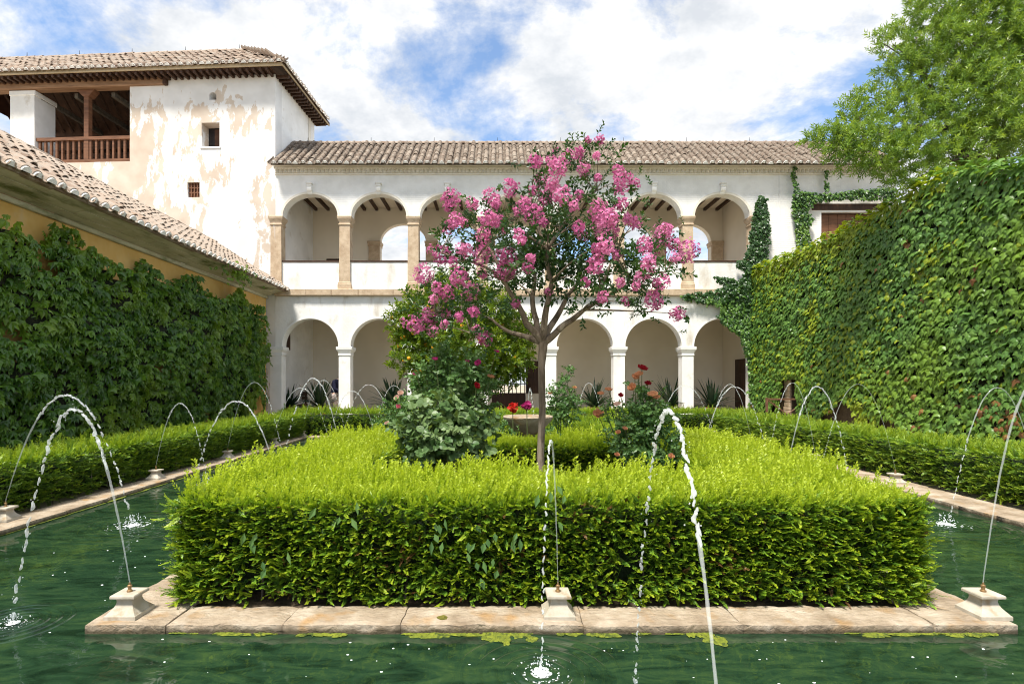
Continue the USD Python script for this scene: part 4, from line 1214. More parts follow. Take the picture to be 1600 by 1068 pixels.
def core_sheet(fx, uv_poly, step, material, parent):
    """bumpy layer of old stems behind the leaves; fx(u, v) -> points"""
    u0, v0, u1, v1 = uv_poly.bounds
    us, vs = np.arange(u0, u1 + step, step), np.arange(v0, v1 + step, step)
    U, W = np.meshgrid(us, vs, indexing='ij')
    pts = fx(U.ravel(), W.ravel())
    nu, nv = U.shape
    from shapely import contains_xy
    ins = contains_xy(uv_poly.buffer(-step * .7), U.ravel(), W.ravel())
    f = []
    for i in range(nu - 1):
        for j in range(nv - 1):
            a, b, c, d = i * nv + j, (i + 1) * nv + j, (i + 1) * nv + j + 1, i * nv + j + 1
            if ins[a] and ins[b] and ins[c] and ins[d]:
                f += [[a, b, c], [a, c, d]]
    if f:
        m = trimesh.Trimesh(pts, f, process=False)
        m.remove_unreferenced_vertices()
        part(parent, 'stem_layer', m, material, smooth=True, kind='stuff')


def sample_poly(poly, n, rng):
    from shapely import contains_xy
    x0, y0, x1, y1 = poly.bounds
    out = np.zeros((0, 2))
    while len(out) < n:
        q = rng.random((n * 2, 2)) * [x1 - x0, y1 - y0] + [x0, y0]
        out = np.vstack([out, q[contains_xy(poly, q[:, 0], q[:, 1])]])
    return out[:n]


# right wall: overlapping three-pointed leaves
iv = thing('ivy', 'dense bright green ivy covering the high garden wall on the right', 'ivy')
rng = np.random.default_rng(31)
topl = [(20.36, 5.75), (19, 5.8), (17, 5.7), (15, 5.75), (13, 5.95), (12, 6.05), (11, 5.95), (10, 5.55), (9, 5.5), (7.2, 5.3)]
polyR = Polygon([(7.2, .05), (20.36, .05)] + topl).difference(Polygon([(17.1, 0), (18.25, 0), (18.2, 1.5), (17.9, 1.85), (17.3, 1.8)]))
for (y, z, a, b) in ((14.9, .5, .5, .7), (15.6, .35, .35, .5), (13.2, .35, .45, .45), (18.6, .6, .15, .5)):
    polyR = polyR.difference(Polygon([(y + a * math.cos(t) * (1 + .3 * math.sin(3 * t)), z + b * math.sin(t)) for t in np.linspace(0, 6.28, 14)[:-1]]))


def surfR(u, v_):
    p = np.c_[u * 1.0, v_ * 1.0, np.zeros_like(u)]
    t = .16 + .12 * meshkit.fbm(p * .8 + 3, 3, 4) * np.clip((6.3 - v_) / 2, .6, 1) + .05 * meshkit.noise(p * 5, 9)
    return np.c_[GWX - t, u, v_]


def wall_leaves(poly, dens, surf, nrm, size, rng, protos_fn, lift=.55, jit=.3, inset=.03):
    n = int(poly.area * dens)
    q = sample_poly(poly, n, rng)
    e = .05
    p = surf(q[:, 0], q[:, 1])
    du = surf(q[:, 0] + e, q[:, 1]) - surf(q[:, 0] - e, q[:, 1])
    dv_ = surf(q[:, 0], q[:, 1] + e) - surf(q[:, 0], q[:, 1] - e)
    nm = np.cross(du, dv_)
    nm /= np.linalg.norm(nm, axis=1, keepdims=True)
    nm *= np.sign((nm @ nrm))[:, None]
    p = p + nm * (rng.uniform(-inset, .05, n))[:, None]
    face = nm * 1.0 + np.array([0, 0, lift]) + rng.normal(0, jit, (n, 3))
    tip = np.array([0, 0, -1.0]) + nm * .5 + rng.normal(0, jit, (n, 3)) * .9
    return p, frames(tip, face), np.where(rng.random(n) < .15, rng.uniform(.4, .7, n), rng.uniform(.75, 1.25, n)) * size, protos_fn(p, rng)


def idsR(p, rng):
    n = len(p)
    top = np.interp(p[:, 1], [q[0] for q in topl][::-1], [q[1] for q in topl][::-1])
    fr = .30 * np.clip((p[:, 1] - 12.5) / 2, 0, 1) * np.clip((meshkit.noise(p * .8 + 40, 3) - .35) * 4, 0, 1) + np.clip(1 - (top - p[:, 2]) / .55, 0, 1) * np.clip((p[:, 1] - 11.2) / 1.5, 0, 1) + .8 * np.clip((meshkit.fbm(p * .55 + 7, 3, 2) - .56) * 7, 0, 1) + .03
    br = .005 + .35 * np.exp(-((p[:, 1] - 10.3) / .55) ** 2 - ((p[:, 2] - 1.0) / .35) ** 2) + .10 * np.clip((.9 - p[:, 2]) * 1.5, 0, 1)
    k = np.where(rng.random(n) < fr, 2, rng.integers(0, 2, n))
    return np.where(rng.random(n) < br, 5, k)


p, qn, s, idx = wall_leaves(polyR, 285, surfR, np.array([-1.0, 0, 0]), .136, rng, idsR, lift=1.0, jit=.3)
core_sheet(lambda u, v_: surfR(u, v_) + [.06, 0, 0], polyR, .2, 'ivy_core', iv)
instancer(iv, 'foliage', IV, p, qn, s, idx)
# leaves curling over the wall's top
nt = 1500
yy = rng.uniform(7.2, 20.3, nt)
zz = np.interp(yy, [q[0] for q in topl][::-1], [q[1] for q in topl][::-1]) + rng.normal(.05, .07, nt)
p = np.c_[GWX - .25 + rng.uniform(-.12, .6, nt), yy, zz + .05 * meshkit.noise(np.c_[yy, yy, yy] * 2)]
d = np.c_[rng.normal(-.5, .6, nt), rng.normal(0, .6, nt), rng.normal(-.1, .4, nt)]
instancer(iv, 'top_growth', IV[:3], p, frames(d, np.array([0, 0, 1.0]) + rng.normal(0, .3, (nt, 3))), rng.uniform(.09, .15, nt), np.where((p[:, 1] > 11.5) & (rng.random(nt) < .75), 2, rng.integers(0, 2, nt)))


# ivy on the gallery front: pixel outlines are measured on the facade plane and turned into metres
def fpoly(pts):
    return Polygon([((x - CX) * S, EYE + (600 - y) * S) for x, y in pts]).buffer(0)


def surfF(u, v_):
    p = np.c_[u, v_, u * 0]
    return np.c_[u, YF - .06 - .22 * meshkit.fbm(p * 1.6, 3, 5), v_]


iv2 = thing('ivy', 'dark ivy climbing the gallery beside its last upper arch and spilling along the string course', 'ivy')
body = fpoly([(1183, 304), (1193, 312), (1199, 350), (1197, 400), (1204, 440), (1240, 470), (1240, 640), (1170, 640), (1166, 560), (1152, 524), (1128, 508), (1118, 494), (1136, 480), (1110, 474), (1085, 471), (1060, 466), (1062, 461), (1090, 456), (1120, 452), (1130, 446), (1118, 440), (1114, 432), (1135, 434), (1150, 440), (1160, 425), (1148, 414), (1150, 407), (1160, 408), (1166, 380), (1172, 345)])
rngF = np.random.default_rng(41)
p, qn, s, idx = wall_leaves(body, 560, surfF, np.array([0, -1.0, 0]), .125, rngF, lambda p, r: np.where(r.random(len(p)) < np.clip((4.9 - p[:, 2]) * .5, .12, .75) * (p[:, 2] < 5.4), r.integers(0, 2, len(p)), r.integers(3, 5, len(p))), jit=.4)
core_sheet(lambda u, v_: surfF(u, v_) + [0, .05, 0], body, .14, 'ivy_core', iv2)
instancer(iv2, 'foliage', IV, p, qn, s, idx)
# trailing shoots
tr = []
for k in range(46):
    x = rngF.uniform(1100, 1168)
    base = np.array([(x - CX) * S, YF - .2, EYE + (600 - rngF.uniform(466, 500)) * S])
    if x < 1120: base[2] = EYE + (600 - 468) * S
    for j in range(rngF.integers(3, 9)):
        tr.append(base + [rngF.normal(0, .02) - .015 * j, -.02 * j, -.045 * j])
tr = np.array(tr)
nt = len(tr)
instancer(iv2, 'trailing_shoots', IV[:2], tr, frames(np.array([0, -.2, -1.0]) + rngF.normal(0, .35, (nt, 3)), np.array([0, -1.0, .5]) + rngF.normal(0, .4, (nt, 3))), rngF.uniform(.05, .09, nt), rngF.integers(0, 2, nt))
iv3 = thing('ivy', 'ivy framing the upper right window in a hanging column and a band above the lintel', 'ivy')
body = fpoly([(1236, 300), (1262, 302), (1300, 304), (1340, 298), (1395, 296), (1395, 316), (1340, 314), (1300, 314), (1272, 318), (1258, 330), (1266, 345), (1258, 360), (1268, 392), (1240, 390), (1238, 350), (1234, 330)])
slim = fpoly([(1233, 262), (1238, 262), (1244, 300), (1236, 300)])
slim2 = fpoly([(1284, 268), (1290, 268), (1290, 303), (1284, 303)])
for b_, dn in ((body, 620), (slim, 500), (slim2, 420)):
    p, qn, s, idx = wall_leaves(b_, dn, surfF, np.array([0, -1.0, 0]), .10, rngF, lambda p, r: r.choice([0, 1, 3, 4], len(p)), jit=.4)
    instancer(iv3, 'foliage', IV, p, qn, s, idx)
core_sheet(lambda u, v_: surfF(u, v_) + [0, .05, 0], body, .12, 'ivy_core', iv3)

# left wall: five-leaved creeper
ivl = thing('creeper', 'dark five-leaved creeper hanging thickly over the ochre wall of the left wing', 'creeper')
LWX = WX
outl = [(5.0, 4.4), (7.5, 4.4), (8.6, 4.55), (9.2, 4.45), (9.6, 4.2), (9.8, 3.75), (10.0, 3.65), (10.1, 4.3), (10.35, 4.68), (10.8, 4.66), (11.3, 4.4), (12.0, 4.15), (12.6, 4.05), (12.85, 4.5), (13.15, 4.6), (13.45, 4.4), (13.8, 4.1), (14.2, 4.3), (14.7, 4.62), (15.2, 4.6), (15.7, 4.3), (16.3, 4.2), (16.9, 4.4), (17.4, 4.72), (17.8, 4.7), (18.2, 4.35), (19.0, 4.3), (19.5, 4.1), (19.75, 3.6), (19.8, 3.0), (19.6, 2.3), (19.3, 1.4), (19.0, .7), (18.8, .1), (5.0, .05)]
polyL = Polygon(outl).buffer(0)
for (y, z, a, b) in ((9.3, 2.4, .12, .2), (13.6, 1.9, .12, .2), (16, .7, .2, .2)):
    polyL = polyL.difference(Polygon([(y + a * math.cos(t) * (1 + .3 * math.sin(3 * t)), z + b * math.sin(t)) for t in np.linspace(0, 6.28, 14)[:-1]]))


def surfL(u, v_):
    p = np.c_[u, v_, u * 0]
    n = meshkit.fbm(p * 1.15 + 11, 3, 6)
    t = .03 + .85 * np.clip(n - .15, 0, 1) * np.clip(v_ / 1.6, .45, 1) + .12 * meshkit.noise(p * 4.5, 8)
    return np.c_[LWX + t, u, v_]


rngL = np.random.default_rng(51)
p, qn, s, idx = wall_leaves(polyL, 215, surfL, np.array([1.0, 0, 0]), .165, rngL, lambda p, r: r.choice([0, 1, 2, 3], len(p), p=[.32, .3, .3, .08]), lift=1.25, jit=.55, inset=.12)
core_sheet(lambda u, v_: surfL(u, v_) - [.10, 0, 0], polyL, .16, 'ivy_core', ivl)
instancer(ivl, 'foliage', CR, p, qn, s, idx)
# loose hanging strands
tr = []
for k in range(120):
    y, z = rngL.uniform(6, 19.7), rngL.uniform(.9, 4.2)
    o = surfL(np.array([y]), np.array([z]))[0]
    for j in range(rngL.integers(3, 8)):
        tr.append(o + [.05 + .02 * j, rngL.normal(0, .03), -.07 * j])
for k in range(16):
    o = np.array([LWX + .12, 19.75 + rngL.uniform(-.2, .25), rngL.uniform(1.2, 3.4)])
    for j in range(rngL.integers(5, 14)):
        tr.append(o + [.01 * j, rngL.normal(0, .02), -.06 * j])
tr = np.array(tr)
nt = len(tr)
instancer(ivl, 'hanging_strands', CR, tr, frames(np.array([.3, 0, -1.0]) + rngL.normal(0, .4, (nt, 3)), np.array([1.0, 0, .7]) + rngL.normal(0, .4, (nt, 3))), rngL.uniform(.08, .15, nt), rngL.integers(0, 3, nt))
# a tuft of it on the wing's roof edge near the gallery
tp = thing('creeper', 'small tuft of creeper hanging from the wing roof eave near the gallery', 'creeper')
nt = 160
p = np.array([-7.85, 16.6, 5.12]) + rngL.normal(0, 1, (nt, 3)) * [.12, .5, .14] - [0, 0, .12]
instancer(tp, 'foliage', CR, p, frames(np.array([.4, 0, -1.0]) + rngL.normal(0, .5, (nt, 3)), np.array([1.0, 0, .7]) + rngL.normal(0, .4, (nt, 3))), rngL.uniform(.07, .13, nt), rngL.integers(0, 3, nt))

# ------------------------------------------------------------------ trees
def clump_points(clumps, per, rng, shell=.55):
    """points and outward directions in rounded clumps (x, y, z, r)"""
    P, D = [], []
    for (x, y, z, rad) in clumps:
        n = int(per * rad ** 2)
        u = unit(rng, n)
        t = (shell + (1 - shell) * rng.random(n)) * rad
        q = u * t[:, None] * [1, 1, .8]
        q += (meshkit.noise(q * 2.2 + x, 3)[:, None] - .5) * .5 * rad * u
        P.append(q + [x, y, z])
        D.append(u)
    return np.vstack(P), np.vstack(D)


def limb_tree(base, nodes, targets, r0, rng, parent, material, name='limb', twig=.006, sides=6):
    """nodes: list of (point, parent index, radius); targets are joined to the nearest node by a curved twig"""
    segs = []
    for p, par, rad in nodes:
        if par is None:
            continue
        a, ra = nodes[par][0], nodes[par][2]
        mid = (np.asarray(a) + p) / 2 + rng.normal(0, .06 * np.linalg.norm(np.asarray(p) - a), 3)
        segs.append(tube(bez(a, mid, p, 7), np.linspace(ra, rad, 7), sides))
    N = np.array([n[0] for n in nodes])
    for t in targets:
        dist = np.linalg.norm(N - t, axis=1) + np.clip(N[:, 2] - t[2], 0, 9) * 1.5
        k = int(np.argmin(dist))
        a, ra = N[k], nodes[k][2]
        mid = (a + t) / 2 + np.array([0, 0, .12 * np.linalg.norm(t - a)]) + rng.normal(0, .05, 3)
        segs.append(tube(bez(a, mid, t, 6), np.linspace(min(ra * .6, twig * 2.6), twig * .5, 6), 4))
    part(parent, name, cat(segs), material, smooth=True, kind='stuff' if name == 'twigs' else None)


# crape myrtle on the island
cm = thing('crape_myrtle', 'slender pink-flowering crape myrtle standing in the island bed', 'tree')
rc = np.random.default_rng(61)
YT = 6.3
BX = at(846, 718, YT)[0]
tb = np.array([BX - .02, YT, -.03])
trunk_pts = [tb, [BX - .01, YT, .35], [BX - .01, YT + .01, .8], [BX + .012, YT + .01, 1.3], [BX, YT, 1.8], [BX + .02, YT, 2.06], [BX + .03, YT, 2.2]]
part(cm, 'trunk', tube(trunk_pts, [.060, .050, .043, .041, .041, .055, .044], 10), 'bark', smooth=True)
def tn(px, py, dy): return at(px, py, YT + dy)


nd = [(np.array([BX + .02, YT, 2.08]), None, .046)]
def limb(px, py, dy, par, rad):
    nd.append((tn(px, py, dy), par, rad))
    return len(nd) - 1


a1 = limb(822, 505, -.1, 0, .036); a2 = limb(808, 474, -.2, a1, .028); a3 = limb(788, 440, -.35, a2, .02); a4 = limb(740, 410, -.5, a3, .012); a5 = limb(690, 395, -.6, a4, .008); a5b = limb(760, 380, -.3, a3, .012)
b1 = limb(838, 500, .15, 0, .034); b2 = limb(832, 462, .25, b1, .028); b3 = limb(836, 420, .3, b2, .02); b4 = limb(842, 350, .3, b3, .013); b5 = limb(880, 270, .2, b4, .008); b5b = limb(850, 290, .1, b4, .008)
c1 = limb(872, 516, -.1, 0, .038); c2 = limb(893, 500, -.15, c1, .032); c3 = limb(912, 484, -.2, c2, .024); c4 = limb(938, 466, -.25, c3, .018); c5 = limb(985, 440, -.4, c4, .012); c6 = limb(1040, 425, -.55, c5, .008); c5b = limb(960, 400, -.1, c4, .012)
d1 = limb(868, 498, .2, 0, .034); d2 = limb(885, 465, .3, d1, .026); d3 = limb(905, 440, .4, d2, .02); d4 = limb(925, 400, .5, d3, .014); d5 = limb(950, 350, .5, d4, .009); d6 = limb(985, 360, .6, d4, .009)
e1 = limb(854, 480, -.2, 0, .032); e2 = limb(862, 440, -.3, e1, .024); e3 = limb(856, 390, -.4, e2, .016); e4 = limb(830, 330, -.4, e3, .011); e5 = limb(880, 350, -.3, e3, .011); e6 = limb(930, 300, -.2, e5, .007); e7 = limb(790, 350, -.5, e3, .010)
f1 = limb(800, 520, .3, 0, .026); f2 = limb(770, 500, .4, f1, .016); f3 = limb(720, 480, .1, f2, .011); f4 = limb(680, 490, -.3, f3, .007); f5 = limb(735, 520, -.3, f3, .007)
ZP = [(1000, 52, 22), (945, 55, 14), (795, 105, 14), (700, 155, 32), (775, 148, 22), (855, 135, 30), (905, 115, 25), (985, 130, 16), (920, 185, 34), (800, 185, 48), (735, 235, 35), (780, 270, 35), (690, 290, 22), (590, 278, 38), (825, 310, 42), (750, 325, 35), (655, 360, 40), (700, 400, 48), (620, 385, 20), (310, 330, 45), (410, 350, 30), (495, 320, 40), (520, 355, 22), (330, 430, 38), (295, 465, 28), (375, 440, 20), (480, 420, 40), (530, 430, 25), (460, 500, 35), (370, 560, 35), (270, 590, 45), (320, 620, 22), (445, 590, 45), (570, 600, 45), (560, 660, 48), (670, 640, 30), (680, 600, 20), (185, 675, 46), (240, 735, 25), (350, 690, 45), (290, 765, 35), (405, 755, 42), (230, 795, 22), (150, 905, 45), (215, 870, 40), (285, 855, 22), (350, 875, 22), (225, 940, 25), (280, 910, 20), (430, 935, 25), (470, 975, 32), (415, 850, 25), (610, 815, 20), (510, 420, 20), (620, 490, 25), (640, 520, 20), (1085, 200, 28), (1110, 255, 48), (1160, 260, 25), (1075, 285, 20), (1100, 355, 32), (1000, 390, 52), (1040, 420, 45), (1010, 450, 50), (1060, 480, 30), (1165, 440, 30), (1130, 420, 25), (1020, 545, 48), (985, 555, 25), (1080, 590, 22), (980, 640, 40), (900, 460, 28), (880, 360, 25), (905, 310, 20), (925, 500, 25), (1210, 540, 35), (1290, 490, 48), (1310, 470, 25), (1340, 540, 30), (1405, 570, 55), (1350, 600, 25), (1230, 620, 40), (1225, 665, 28), (1290, 715, 35), (1185, 690, 25), (1165, 730, 20), (1015, 780, 25), (1000, 800, 18), (1120, 805, 22), (1250, 800, 42), (1360, 860, 34), (990, 230, 15), (935, 715, 20), (1095, 715, 20), (455, 675, 22), (765, 760, 20), (740, 440, 20), (560, 475, 15)]
cent = np.array([860, 400.0])
tips = []
for (zx, zy, zr) in ZP:
    px, py, pr = 600 + zx / 2.966, 200 + zy / 2.966, zr / 2.966
    e = np.hypot((px - cent[0]) / 235, (py - cent[1]) / 195)
    dy = -abs(rc.normal(.75, .3)) * math.sqrt(max(.03, 1 - min(e, .98) ** 2)) * 1.2 + (rc.uniform(0, .5) if rc.random() < .25 else 0)
    p = tn(px, py, dy)
    tips.append(p)
    R = pr / FPX * (YT + dy) * 1.1
    m = flower_ball(int(zx * 7 + zy), int(26 + 150 * (R / .11) ** 2 * .6), R, .018, (1, 1, 1.05))
    m.apply_translation(p)
    part(cm, 'flower_cluster', m, 'pink_flower')
    if R > .08:   # a looser spray on the flank
        m = flower_ball(int(zx * 3 + zy), 22, R * .55, .018)
        m.apply_translation(p + np.array([rc.normal(0, .6), rc.normal(0, .4), rc.normal(0, .6)]) * R * .75)
        part(cm, 'flower_cluster', m, 'pink_flower')
LC = [(760, 470, .25), (800, 440, .38), (850, 430, .42), (900, 430, .40), (945, 430, .36), (985, 430, .28), (720, 430, .25), (700, 400, .2), (770, 390, .34), (830, 380, .42), (890, 370, .42), (940, 380, .32), (1000, 400, .25), (860, 330, .34), (810, 340, .26), (760, 340, .2), (900, 310, .2), (930, 280, .16), (740, 350, .18), (1020, 450, .22), (1010, 475, .14), (870, 400, .45), (820, 410, .4), (960, 330, .15), (700, 375, .14), (1040, 405, .15), (680, 455, .16), (650, 480, .16), (700, 490, .18), (740, 500, .18), (1060, 420, .12), (890, 250, .12), (960, 250, .10), (850, 260, .15)]
cl = [tuple(tn(px, py, rc.normal(0, .28))) + (rad,) for px, py, rad in LC]
cl = [c[:3] + (c[3] * .95,) for c in cl]
P, D = clump_points(cl, 330, rc, .1)
sc = np.r_[rc.uniform(.75, 1.25, len(P))]
P2 = np.vstack([np.array(tips)[rc.integers(0, len(tips), 420)] + rc.normal(0, .10, (420, 3)) - [0, -.03, .06]])
P = np.vstack([P, P2])
D = np.vstack([D, unit(rc, 420)])
sc = np.r_[sc, rc.uniform(.6, 1.0, 420)]
MY = [(ovate_sprig(s_, 9, .15, .058, .032), 'myrtle_leaf') for s_ in (1, 2, 3)]
instancer(cm, 'crown', MY, P, frames(D + np.array([0, 0, .3]) + rc.normal(0, .5, D.shape), unit(rc, len(P)) + [0, 0, .8]), sc, rc.integers(0, 3, len(P)))
limb_tree(None, nd, [], .05, rc, cm, 'bark', 'limbs')
limb_tree(None, [(n_[0], None, n_[2]) for n_ in nd], tips + [np.array(c[:3]) for c in cl], .05, rc, cm, 'bark', 'twigs')

# orange tree behind it
ot = thing('orange_tree', 'rounded orange tree with small ripening fruit before the lower arches, left of the trunk', 'tree')
ro = np.random.default_rng(71)
YO = 10.9
OC = [(640, 500, .42), (670, 480, .5), (720, 470, .6), (770, 490, .55), (800, 520, .5), (650, 540, .42), (690, 540, .55), (740, 540, .6), (785, 560, .5), (660, 575, .36), (640, 520, .36), (805, 560, .34), (720, 580, .5), (690, 455, .35), (760, 590, .35), (630, 565, .22), (800, 590, .2), (665, 600, .2)]
cl = [tuple(at(px, py, YO + ro.normal(-.1, .3))) + (rad,) for px, py, rad in OC]
P, D = clump_points(cl, 1000, ro, .5)
OL = [(ovate_sprig(s_, 8, .15, .075, .036), 'orange_leaf') for s_ in (11, 12, 13)]
instancer(ot, 'crown', OL, P, frames(D + ro.normal(0, .5, D.shape) + [0, 0, .2], unit(ro, len(P)) + [0, 0, 1.0]), ro.uniform(.8, 1.3, len(P)), ro.integers(0, 3, len(P)))
ob = at(722, 655, YO)
part(ot, 'trunk', tube([(ob[0], YO, -.03), (ob[0] + .02, YO, .7), (ob[0], YO, 1.3), (ob[0] + .05, YO, 2.2)], [.08, .065, .06, .04], 9), 'bark_grey', smooth=True)
limb_tree(None, [(np.array([ob[0], YO, 1.25]), None, .04)], [np.array(c[:3]) for c in cl], .04, ro, ot, 'bark_grey', 'limbs', twig=.014)
for k in range(150):
    i = ro.integers(0, len(P))
    q = P[i] + D[i] * .05
    if q[1] > YO + .1 or (q[0] > -1.15 and k > 60):
        continue
    m = trimesh.creation.icosphere(1, ro.uniform(.028, .038))
    m.apply_translation(q + [0, -.06, 0])
    part(ot, 'fruit', m, 'orange_skin', smooth=True)

# evergreen tree over the right wall
et = thing('evergreen_tree', 'big light green evergreen tree spreading over the ivy wall at the upper right', 'tree')
re_ = np.random.default_rng(81)
EC = [(1272, 214, 13.2, .26), (1300, 222, 13, .42), (1335, 195, 13.4, .45), (1350, 228, 12.7, .6), (1385, 240, 12.6, .5), (1320, 236, 12.9, .4), (1420, 240, 12.8, .75), (1405, 180, 13.2, .75), (1440, 130, 13.4, .6), (1395, 70, 13.6, .40), (1372, 64, 13.7, .2), (1412, 110, 13.5, .5), (1450, 60, 13.6, .6), (1425, 25, 13.8, .4), (1470, 10, 13.6, .6), (1480, 90, 13.2, .8), (1475, 190, 12.9, .85), (1530, 40, 13.2, 1.0), (1520, 150, 12.8, .95), (1580, 90, 12.9, 1.1), (1590, 10, 13.2, 1.1), (1545, 215, 12.5, .8), (1600, 180, 12.4, 1.0), (1490, 245, 12.5, .55), (1660, 60, 13.2, 1.5), (1680, 200, 12.8, 1.2), (1540, -60, 13.4, 1.2), (1650, -90, 13.4, 1.5), (1440, 275, 12.5, .3), (1400, 285, 12.6, .22), (1335, 165, 13.5, .25), (1318, 178, 13.5, .2), (1355, 150, 13.6, .28)]
cl = [tuple(at(px, py, Y)) + (rad,) for px, py, Y, rad in EC]
P, D = clump_points(cl, 400, re_, .45)
EL = [(lance_sprig(s_, 13, .20, .11, .032), 'bay_leaf') for s_ in (21, 22, 23)]
instancer(et, 'crown', EL, P, frames(D + re_.normal(0, .5, D.shape) + [-.1, -.1, .35], unit(re_, len(P)) + [0, 0, .8]), re_.uniform(.75, 1.2, len(P)), re_.integers(0, 3, len(P)))
eb = np.array([at(1570, 300, 13.6)[0], 13.6, -.05])
part(et, 'trunk', tube([eb, eb + [-.05, 0, 2.5], eb + [-.1, -.1, 4.6], eb + [-.3, -.2, 6.2], eb + [-.35, -.2, 7.6]], [.32, .26, .23, .19, .12], 12), 'bark_grey', smooth=True)
en = [(eb + [-.1, -.1, 4.6], None, .2), (eb + [-.3, -.2, 6.2], 0, .17), (eb + [-.35, -.2, 7.6], 1, .11), (at(1500, 205, 13.0), 0, .07), (at(1420, 200, 13.1), 3, .045), (at(1440, 110, 13.4), 1, .05), (at(1535, 90, 13.1), 2, .06), (at(1620, 100, 13), 2, .06), (at(1530, 240, 12.6), 0, .08), (at(1350, 220, 13), 4, .03)]
limb_tree(None, en, [np.array(c[:3]) for c in cl], .1, re_, et, 'bark_grey', 'limbs', twig=.02)

# ------------------------------------------------------------------ roses and shrubs on the island
def bush(name, label, category, base, stems, leafclumps, protos, per, seed, blooms, stemmat='green_stem', droop=.3):
    t = thing(name, label, category)
    r_ = np.random.default_rng(seed)
    P, D = clump_points(leafclumps, per, r_, .15)
    instancer(t, 'foliage', protos, P, frames(D + r_.normal(0, .6, D.shape) + [0, -.2, .1], unit(r_, len(P)) * .6 + [0, -.5, 1.0]), r_.uniform(.7, 1.25, len(P)), r_.integers(0, len(protos), len(P)))
    sg = []
    for c in list(leafclumps) + [tuple(b[0]) + (0,) for b in blooms]:
        e = np.array(c[:3])
        b0 = np.asarray(base) + r_.normal(0, .05, 3) * [1, 1, 0]
        sg.append(tube(bez(b0, b0 * [.5, .5, 0] + e * [.5, .5, .55] + r_.normal(0, .04, 3), e, 8), np.linspace(.011, .004, 8), 5))
    part(t, 'stem', cat(sg), stemmat, smooth=True, kind='stuff')
    for (p, R, m_) in blooms:
        m = rose_mesh(int(abs(p[0] * 1000 + p[2] * 333)), R)
        m.apply_transform(trimesh.transformations.rotation_matrix(r_.uniform(.2, 1.1), (1, r_.normal(0, .5), 0)))
        m.apply_translation(p)
        part(t, 'bloom', m, m_)
    return t


RL = [(ovate_sprig(s_, 6, .11, .05, .036), 'rose_leaf') for s_ in (31, 32, 33)]
BL = [(broad_sprig(s_), 'broad_leaf') for s_ in (41, 42, 43)]
def C(px, py, Y, rad): return tuple(at(px, py, Y)) + (rad,)


bush('rose_bush', 'tall rose bush with magenta and red blooms in front of the orange tree', 'rose bush', (at(705, 700, 6.4)[0], 6.4, -.02), None,
     [C(690, 556, 6.2, .11), C(735, 560, 6.3, .12), C(760, 600, 6.2, .12), C(665, 580, 6.2, .1), C(700, 570, 6.3, .16), (C(720, 590, 6.2, .18)), C(690, 610, 6.3, .2), C(730, 620, 6.3, .2), C(745, 590, 6.4, .15), C(680, 585, 6.4, .13), C(715, 640, 6.3, .22), C(660, 600, 6.5, .13), C(640, 640, 6.6, .12), C(755, 640, 6.5, .15)],
     RL, 2600, 91, [(at(680, 562, 6.1), .045, 'magenta_rose'), (at(748, 568, 6.2), .05, 'magenta_rose'), (at(744, 603, 6.0), .045, 'red_rose'), (at(767, 590, 6.1), .05, 'peach_rose'), (at(651, 586, 6.2), .05, 'magenta_rose'), (at(730, 565, 6.2), .03, 'magenta_rose'), (at(776, 550, 6.3), .035, 'magenta_rose')])
bush('broad_leaved_shrub', 'grey-green broad-leaved shrub sprawling over the inner edge of the island hedge', 'shrub', (at(690, 720, 6.0)[0], 6.0, -.02), None,
     [C(660, 650, 5.9, .18), C(700, 650, 5.8, .22), (C(740, 670, 5.9, .2)), C(650, 690, 5.8, .16), C(690, 695, 5.7, .24), C(730, 705, 5.8, .2), C(660, 720, 5.75, .14), C(760, 660, 6.0, .12), C(635, 670, 5.9, .1), C(700, 630, 6.1, .12), C(670, 625, 6.2, .1), C(745, 640, 6.2, .1), C(650, 660, 5.7, .16), C(705, 610, 6.05, .10), C(725, 680, 5.65, .2), C(670, 705, 5.6, .2)], BL, 1150, 92, [])
bush('rose_bush', 'pale pink rose bush before the hedge at the left of the orange tree', 'rose bush', (at(612, 690, 9.0)[0], 9.0, -.02), None,
     [C(612, 640, 9, .2), C(628, 660, 8.9, .25), C(600, 665, 9, .2), C(625, 690, 8.8, .25), C(640, 625, 9, .16)], RL, 1500, 93,
     [(at(626, 615, 8.8), .06, 'pale_rose'), (at(621, 622, 8.7), .06, 'pale_rose'), (at(622, 635, 8.7), .05, 'pink_rose'), (at(605, 662, 8.7), .05, 'pale_rose')])
